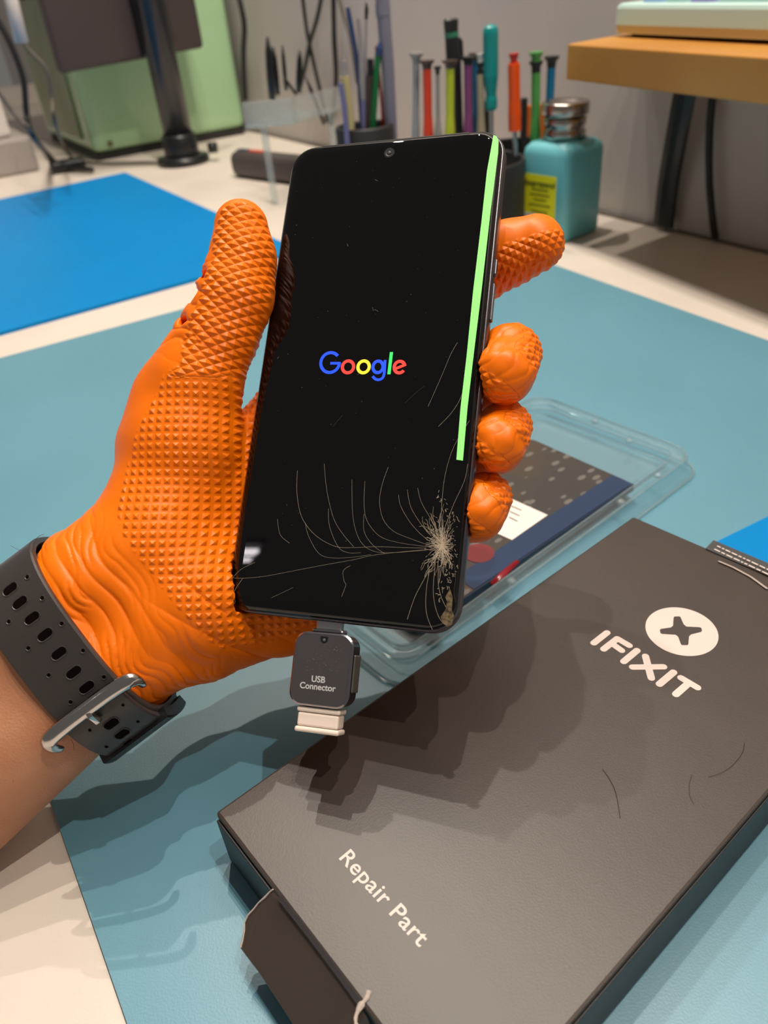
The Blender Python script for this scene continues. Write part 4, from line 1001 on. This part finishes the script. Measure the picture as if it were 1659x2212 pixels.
# fingertips: patches of the pad side
ix = near(1130, 560, 268, 34); side = N[:, 1]*.95+N[:, 0]*.3
mi = np.clip(ix*4, 0, 1)*np.clip((side+.08)*6, 0, 1)
mm = np.zeros(len(gco))
for c_, r in (((1095, 790, 242), 19), ((1083, 942, 240), 17), ((1048, 1095, 238), 16)):
    g_ = np.clip(near(*c_, r)*4, 0, 1)
    a_ = np.clip((N[:, 0]*.8-N[:, 1]*.65-.62)*6, 0, 1); b2_ = np.clip((N[:, 1]*.75-N[:, 0]*.55-.38)*6, 0, 1)
    mm = np.maximum(mm, g_*np.maximum(a_, b2_))
mask = np.maximum(mask*(XY[:, 0] < c2(1000, 0)[0]), np.maximum(mi, mm))
# lattice coordinates
pitch = 2.78
U = XY[:, 0]/pitch; V = XY[:, 1]/pitch
edge_ = 812+.22*(sx-420)+26*vnoise(np.stack([XY[:, 0]/5, XY[:, 1]/5, XY[:, 0]*0], 1))
tb = np.clip((edge_-sy)/10+.5, 0, 1)*(sx < 650)
mask = mask*np.where((sx < 650) & (sy > 700), np.clip(np.abs(edge_-sy)/9, .1, 1), 1)                                   # diamonds on the thumb
ang = math.radians(12); tx = XY[:, 0]*math.cos(ang)+XY[:, 1]*math.sin(ang); tyy = -XY[:, 0]*math.sin(ang)+XY[:, 1]*math.cos(ang)
p2 = 3.3
U2 = (tx/p2*.86+tyy/p2*1.22)/1.22; V2 = (-tx/p2*.86+tyy/p2*1.22)/1.22
fi = np.maximum(np.clip(ix*4, 0, 1), mm > 0)*(sx > 980)
a2 = math.radians(-24); fx = XY[:, 0]*math.cos(a2)+XY[:, 1]*math.sin(a2); fy = -XY[:, 0]*math.sin(a2)+XY[:, 1]*math.cos(a2)
UF = (fx+fy)/3.4; VF = (-fx+fy)/3.4
UF = np.where(mm > .05, gco[:, 1]/2.1, UF); VF = np.where(mm > .05, gco[:, 2]/2.1, VF)
dia = (tb > .5) | (fi > 0)
uu = np.where(fi > 0, UF, np.where(tb > .5, U2, U)); vv = np.where(fi > 0, VF, np.where(tb > .5, V2, V))
hh = np.clip(1.0-1.30*np.maximum(np.abs((uu % 1)-.5), np.abs((vv % 1)-.5))*2, 0, 1)
hh = np.where(dia, np.clip(1-np.maximum(np.abs((uu % 1)-.5), np.abs((vv % 1)-.5))*2, 0, 1), hh)
co2 = co2+N*(mask*hh*np.where(dia, .5, .42))[:, None]
gme = mesh_np('glove', to_world(co2), gF)
at_ = gme.attributes.new('grip', 'FLOAT_VECTOR', 'POINT'); at_.data.foreach_set('vector', np.stack([uu, vv, mask], 1).astype(np.float32).ravel())
at2 = gme.attributes.new('grip_slope', 'FLOAT', 'POINT'); at2.data.foreach_set('value', np.where(dia, 2.1, 2.95).astype(np.float32))
m_glove = mat('glove_nitrile', (248, 118, 0), .42, spec=.32)
nt = m_glove.node_tree
ga_ = nt.nodes.new('ShaderNodeAttribute'); ga_.attribute_name = 'grip'; gb_ = nt.nodes.new('ShaderNodeAttribute'); gb_.attribute_name = 'grip_slope'
sp_ = nt.nodes.new('ShaderNodeSeparateXYZ'); nt.links.new(ga_.outputs['Vector'], sp_.inputs[0])
def mth(op, a, b=None):
    n = nt.nodes.new('ShaderNodeMath'); n.operation = op
    for i, v in enumerate((a, b)):
        if v is None: continue
        if isinstance(v, (int, float)): n.inputs[i].default_value = v
        else: nt.links.new(v, n.inputs[i])
    return n.outputs[0]
hx = mth('ABSOLUTE', mth('SUBTRACT', mth('FLOORED_MODULO', sp_.outputs[0], 1.0), .5)); hy = mth('ABSOLUTE', mth('SUBTRACT', mth('FLOORED_MODULO', sp_.outputs[1], 1.0), .5))
hm = mth('SUBTRACT', 1.0, mth('MULTIPLY', mth('MAXIMUM', hx, hy), gb_.outputs['Fac'])); hm = mth('MULTIPLY', mth('MAXIMUM', hm, 0.0), sp_.outputs[2])
gbp = nt.nodes.new('ShaderNodeBump'); gbp.inputs['Strength'].default_value = 1; gbp.inputs['Distance'].default_value = .00045
nt.links.new(hm, gbp.inputs['Height']); nt.links.new(gbp.outputs[0], nt.nodes['Principled BSDF'].inputs['Normal'])
gm_root = C3(212, 1357, 252)/1000
pr_o = Vector(to_world([CW+AX*20])[0])
person = None
# --- body: forearm and hand inside the glove, one continuous surface
f2 = Field([-200, -108, 205], [70, 110, 306], 1.5)
hand_field(f2, -3.4, True); carve_phone(f2, 1.5)
X, Y, Z = np.meshgrid(*f2.ax, indexing='ij', sparse=True)
# keep full forearm girth beyond the cuff
g2 = Field([-200, -108, 205], [70, 110, 306], 1.5)
for sgn in (-1, 1):
    cone(g2, CW+AX*14+DD*sgn*11.5, CW+AX*100+DD*sgn*17+np.array([0, 0, -4]), 20.0, 25.5, 8)
f2.d = merge(f2, f2.d, g2.d, 5)
bco, bF = nets(f2, 'body'); bco = laplace(bco, bF, 4)
bN = vnormals(bco, bF)
if (bN*(bco-bco.mean(0))).sum() < 0: bF = bF[:, ::-1]
bme = mesh_np('body', to_world(bco), bF)
m_skin = mat('skin', (198, 142, 106), .5, rgb2=(184, 122, 88), nscale=40, bump=.35, bscale=1400, sss=.12)
person = link('person', bme, m_skin, smooth=True)
base = Vector(to_world([CW])[0]); base.z = min(v.co.z for v in bme.vertices)
bme.transform(Matrix.Translation(-base)); person.location = base
bpy.context.view_layer.update()
tag(person, "bare forearm and orange gloved hand reaching in from the left, gripping the phone", 'person')
glove = link('glove', gme, m_glove, person, smooth=True, world=True, label='bright orange gripper glove with raised diamonds')

# ================================================================== THE WRIST WATCH STRAP
W0 = CW+AX*7.0; WA, WB, WNN = 34.6, 24.2, 2.6
def sup(th, a=WA, b=WB):
    c, s_ = math.cos(th), math.sin(th)
    return np.sign(c)*abs(c)**(2/WNN)*a, -np.sign(s_)*abs(s_)**(2/WNN)*b
def zof(d): return -WB*max(1-abs(d/WA)**WNN, 0)**(1/WNN)
def surf(d, w, lift=0.):
    d_ = max(min(d, WA*.999), -WA*.999); z = zof(d_)
    gx, gz = np.sign(d_)*abs(d_/WA)**(WNN-1)/WA, -abs(z/WB)**(WNN-1)/WB; g = math.hypot(gx, gz) or 1
    return W0+DD*(d_+gx/g*lift)+np.array([0, 0, z+gz/g*lift])-AX*w
def s2(px, py):
    dep = 229.
    for _ in range(4):
        r = C3(px, py, dep)-W0; d = float(r@DD); w = -float(r@AX); dep = W0[2]+zof(max(min(d, WA*.99), -WA*.99))
    return d, w
def WV(p): return Vector(to_world([p])[0])
m_strap = mat('strap_rubber', (60, 56, 55), .38, spec=.45, bump=.05, bscale=2500)
m_buck = mat('buckle_steel', (196, 192, 190), .16, 1)
wt = empty('wrist_watch', WV(W0+np.array([0, 0, 20.])), label='black rubber watch strap with a steel buckle around the wrist, next to the orange cuff', cat='watch')
def band(t0, t1, n, wl, wr, r0, r1, closed=False):
    loops = []
    for k in range(n+(0 if closed else 1)):
        th = t0+(t1-t0)*k/n; x, z = sup(th)
        gx, gz = np.sign(x)*abs(x/WA)**(WNN-1)/WA, np.sign(z)*abs(z/WB)**(WNN-1)/WB; g = math.hypot(gx, gz) or 1
        nx, nz_ = gx/g, gz/g; e = .5
        sec = [(wl, r0), (wl, r1-e), (wl+e, r1), (wr-e, r1), (wr, r1-e), (wr, r0)]
        loops.append([WV(W0+DD*(x+nx*l)+np.array([0, 0, z+nz_*l])-AX*w) for w, l in sec])
    if closed: loops.append(loops[0])
    b = loft_bm(loops, cap=not closed)
    if closed: bmesh.ops.remove_doubles(b, verts=b.verts, dist=1e-6)
    return me_of(b)
link('strap', band(0, 2*math.pi, 96, -11, 11, -1.9, .2, True), m_strap, wt, world=True)
dB, wB_ = s2(206, 1513)
thB = math.acos(min(max((abs(dB)/WA)**(WNN/2), 0), 1))
link('strap_tail', band(-.35, thB, 26, -10.4, 10.4, .35, 2.3), m_strap, wt, world=True)
link('keeper', band(-.22, .34, 14, -12.6, 12.6, -.2, 3.6), m_black, wt, world=True)
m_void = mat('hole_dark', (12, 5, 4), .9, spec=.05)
def oval(d, w, lw, lh, lift, tilt=0., n=7):
    out = []
    for k in range(2*(n+1)):
        if k <= n: a = -math.pi/2+math.pi*k/n; c = lw
        else: a = math.pi/2+math.pi*(k-n-1)/n; c = -lw
        x, y = c+lh*math.cos(a), lh*math.sin(a)
        out.append(WV(surf(d+y+x*tilt, w+x, lift)))
    return out
NZ = Vector(M.T@np.array([0, 0, -1.]))
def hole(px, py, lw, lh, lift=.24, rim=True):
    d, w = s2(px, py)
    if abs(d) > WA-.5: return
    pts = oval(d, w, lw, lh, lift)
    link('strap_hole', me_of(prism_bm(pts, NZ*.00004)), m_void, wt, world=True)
    if rim:
        q = oval(d, w, lw, lh+.25, lift-.02); q.append(q[0]); link('hole_rim', me_of(tube_bm(q, .00022, 5)), m_strap, wt, world=True)
for px, py in ((23, 1273), (44, 1302), (70, 1335), (98, 1371), (128, 1411), (160, 1452), (188, 1484)): hole(px, py, 1.25, 1.15)
for px, py in ((60, 1247), (92, 1292), (134, 1347), (180, 1405), (225, 1462), (20, 1343), (62, 1400), (106, 1458), (153, 1516)): hole(px, py, .02, .5, rim=True)
for px, py, a_, b2_ in ((240, 1552, 1.25, 1.0), (260, 1572, 1.25, .9), (272, 1588, 1.2, .5)): hole(px, py, a_, b2_, 2.4)
for px, py in ((195, 1567), (294, 1546), (226, 1600), (266, 1513)): hole(px, py, .02, .4, 2.4, rim=False)
# steel buckle: a bowed bar with two short bent arms, and its pin
def bp_(dd_, w, l): return WV(surf(dB+dd_, w, l))
bar = [bp_(5.5, -15.6, .6), bp_(2.4, -16.2, 2.6), bp_(.2, -14.6, 3.6), bp_(-.5, -8, 4.1), bp_(-.6, 0, 4.2), bp_(-.5, 8, 4.1), bp_(.2, 14.2, 3.6), bp_(2.2, 16.0, 2.6), bp_(5.0, 15.4, .6)]
link('buckle', me_of(tube_bm(smooth_pts(bar, 5), [.0010+.0014*min(1, min(k, 40-k)/8) for k in range(41)], 10, flat=.5, up=NZ)), m_buck, wt, smooth=True, world=True)
pin = link('buckle_pin', me_of(tube_bm([bp_(-1.5, 0, 3.6), bp_(1.4, 0, 5.0), bp_(3.4, 0, 4.2), bp_(3.6, 0, 3.0)], [.0011, .0013, .0013, .0012], 6)), m_buck, wt, world=True)
# hairs on the arm
m_h2 = mat('arm_hair', (70, 44, 30), .5)
for pts in ([(70, 1195), (74, 1175), (82, 1160), (95, 1154)], [(68, 1192), (64, 1180), (66, 1170)], [(50, 1192), (36, 1186), (22, 1178)], [(160, 1620), (158, 1606), (152, 1595)], [(28, 1690), (30, 1675), (22, 1660)]):
    hp = [WV(C3(x, y, 232 if y < 1300 else 231)) for x, y in pts]
    link('arm_hair', me_of(tube_bm(smooth_pts(hp, 5), .00006, 4)), m_h2, person, world=True)

# ================================================================== CEILING LIGHT seen in the screen
def bounce(px, py, z=1.78):
    d = Vector(ray(px, py)).normalized(); P = plane(px, py, PO, PN); r = d-2*d.dot(PN)*PN
    return P+r*((z-P.z)/r.z)
rows = [(505, 558, 1187.5), (505, 558, 1192.2), (504, 551, 1197.2), (503, 544, 1206.8), (503, 540, 1212)]
m_led = mat('led_tube', (255, 246, 250), .5, emit=26)
fc_ = sum((bounce(530, r[2]) for r in rows), Vector())/5
fix = empty('ceiling_light', fc_, label='slim ceiling luminaire with five bright tubes, mirrored at the lower left of the screen', cat='lamp')
a_, b2_ = bounce(rows[0][0], rows[0][2]), bounce(rows[0][1], rows[0][2])
for x0, x1, y in rows:
    A_, B_ = bounce(x0, y), bounce(x1, y)
    link('light_tube', me_of(tube_bm([A_, B_], (bounce(530, 1192.2)-bounce(530, 1187.5)).length*.24, 8)), m_led, fix, world=True)
bz = Vector((0, 0, .03)); ps = [bounce(x, y)+bz for x, y in ((503, 1184), (562, 1184), (545, 1216), (501, 1216))]
link('housing', me_of(prism_bm(ps, (0, 0, .03))), mat('housing_grey', (60, 60, 62), .6), fix, world=True)
print('LED', a_, b2_, (b2_-a_).length)
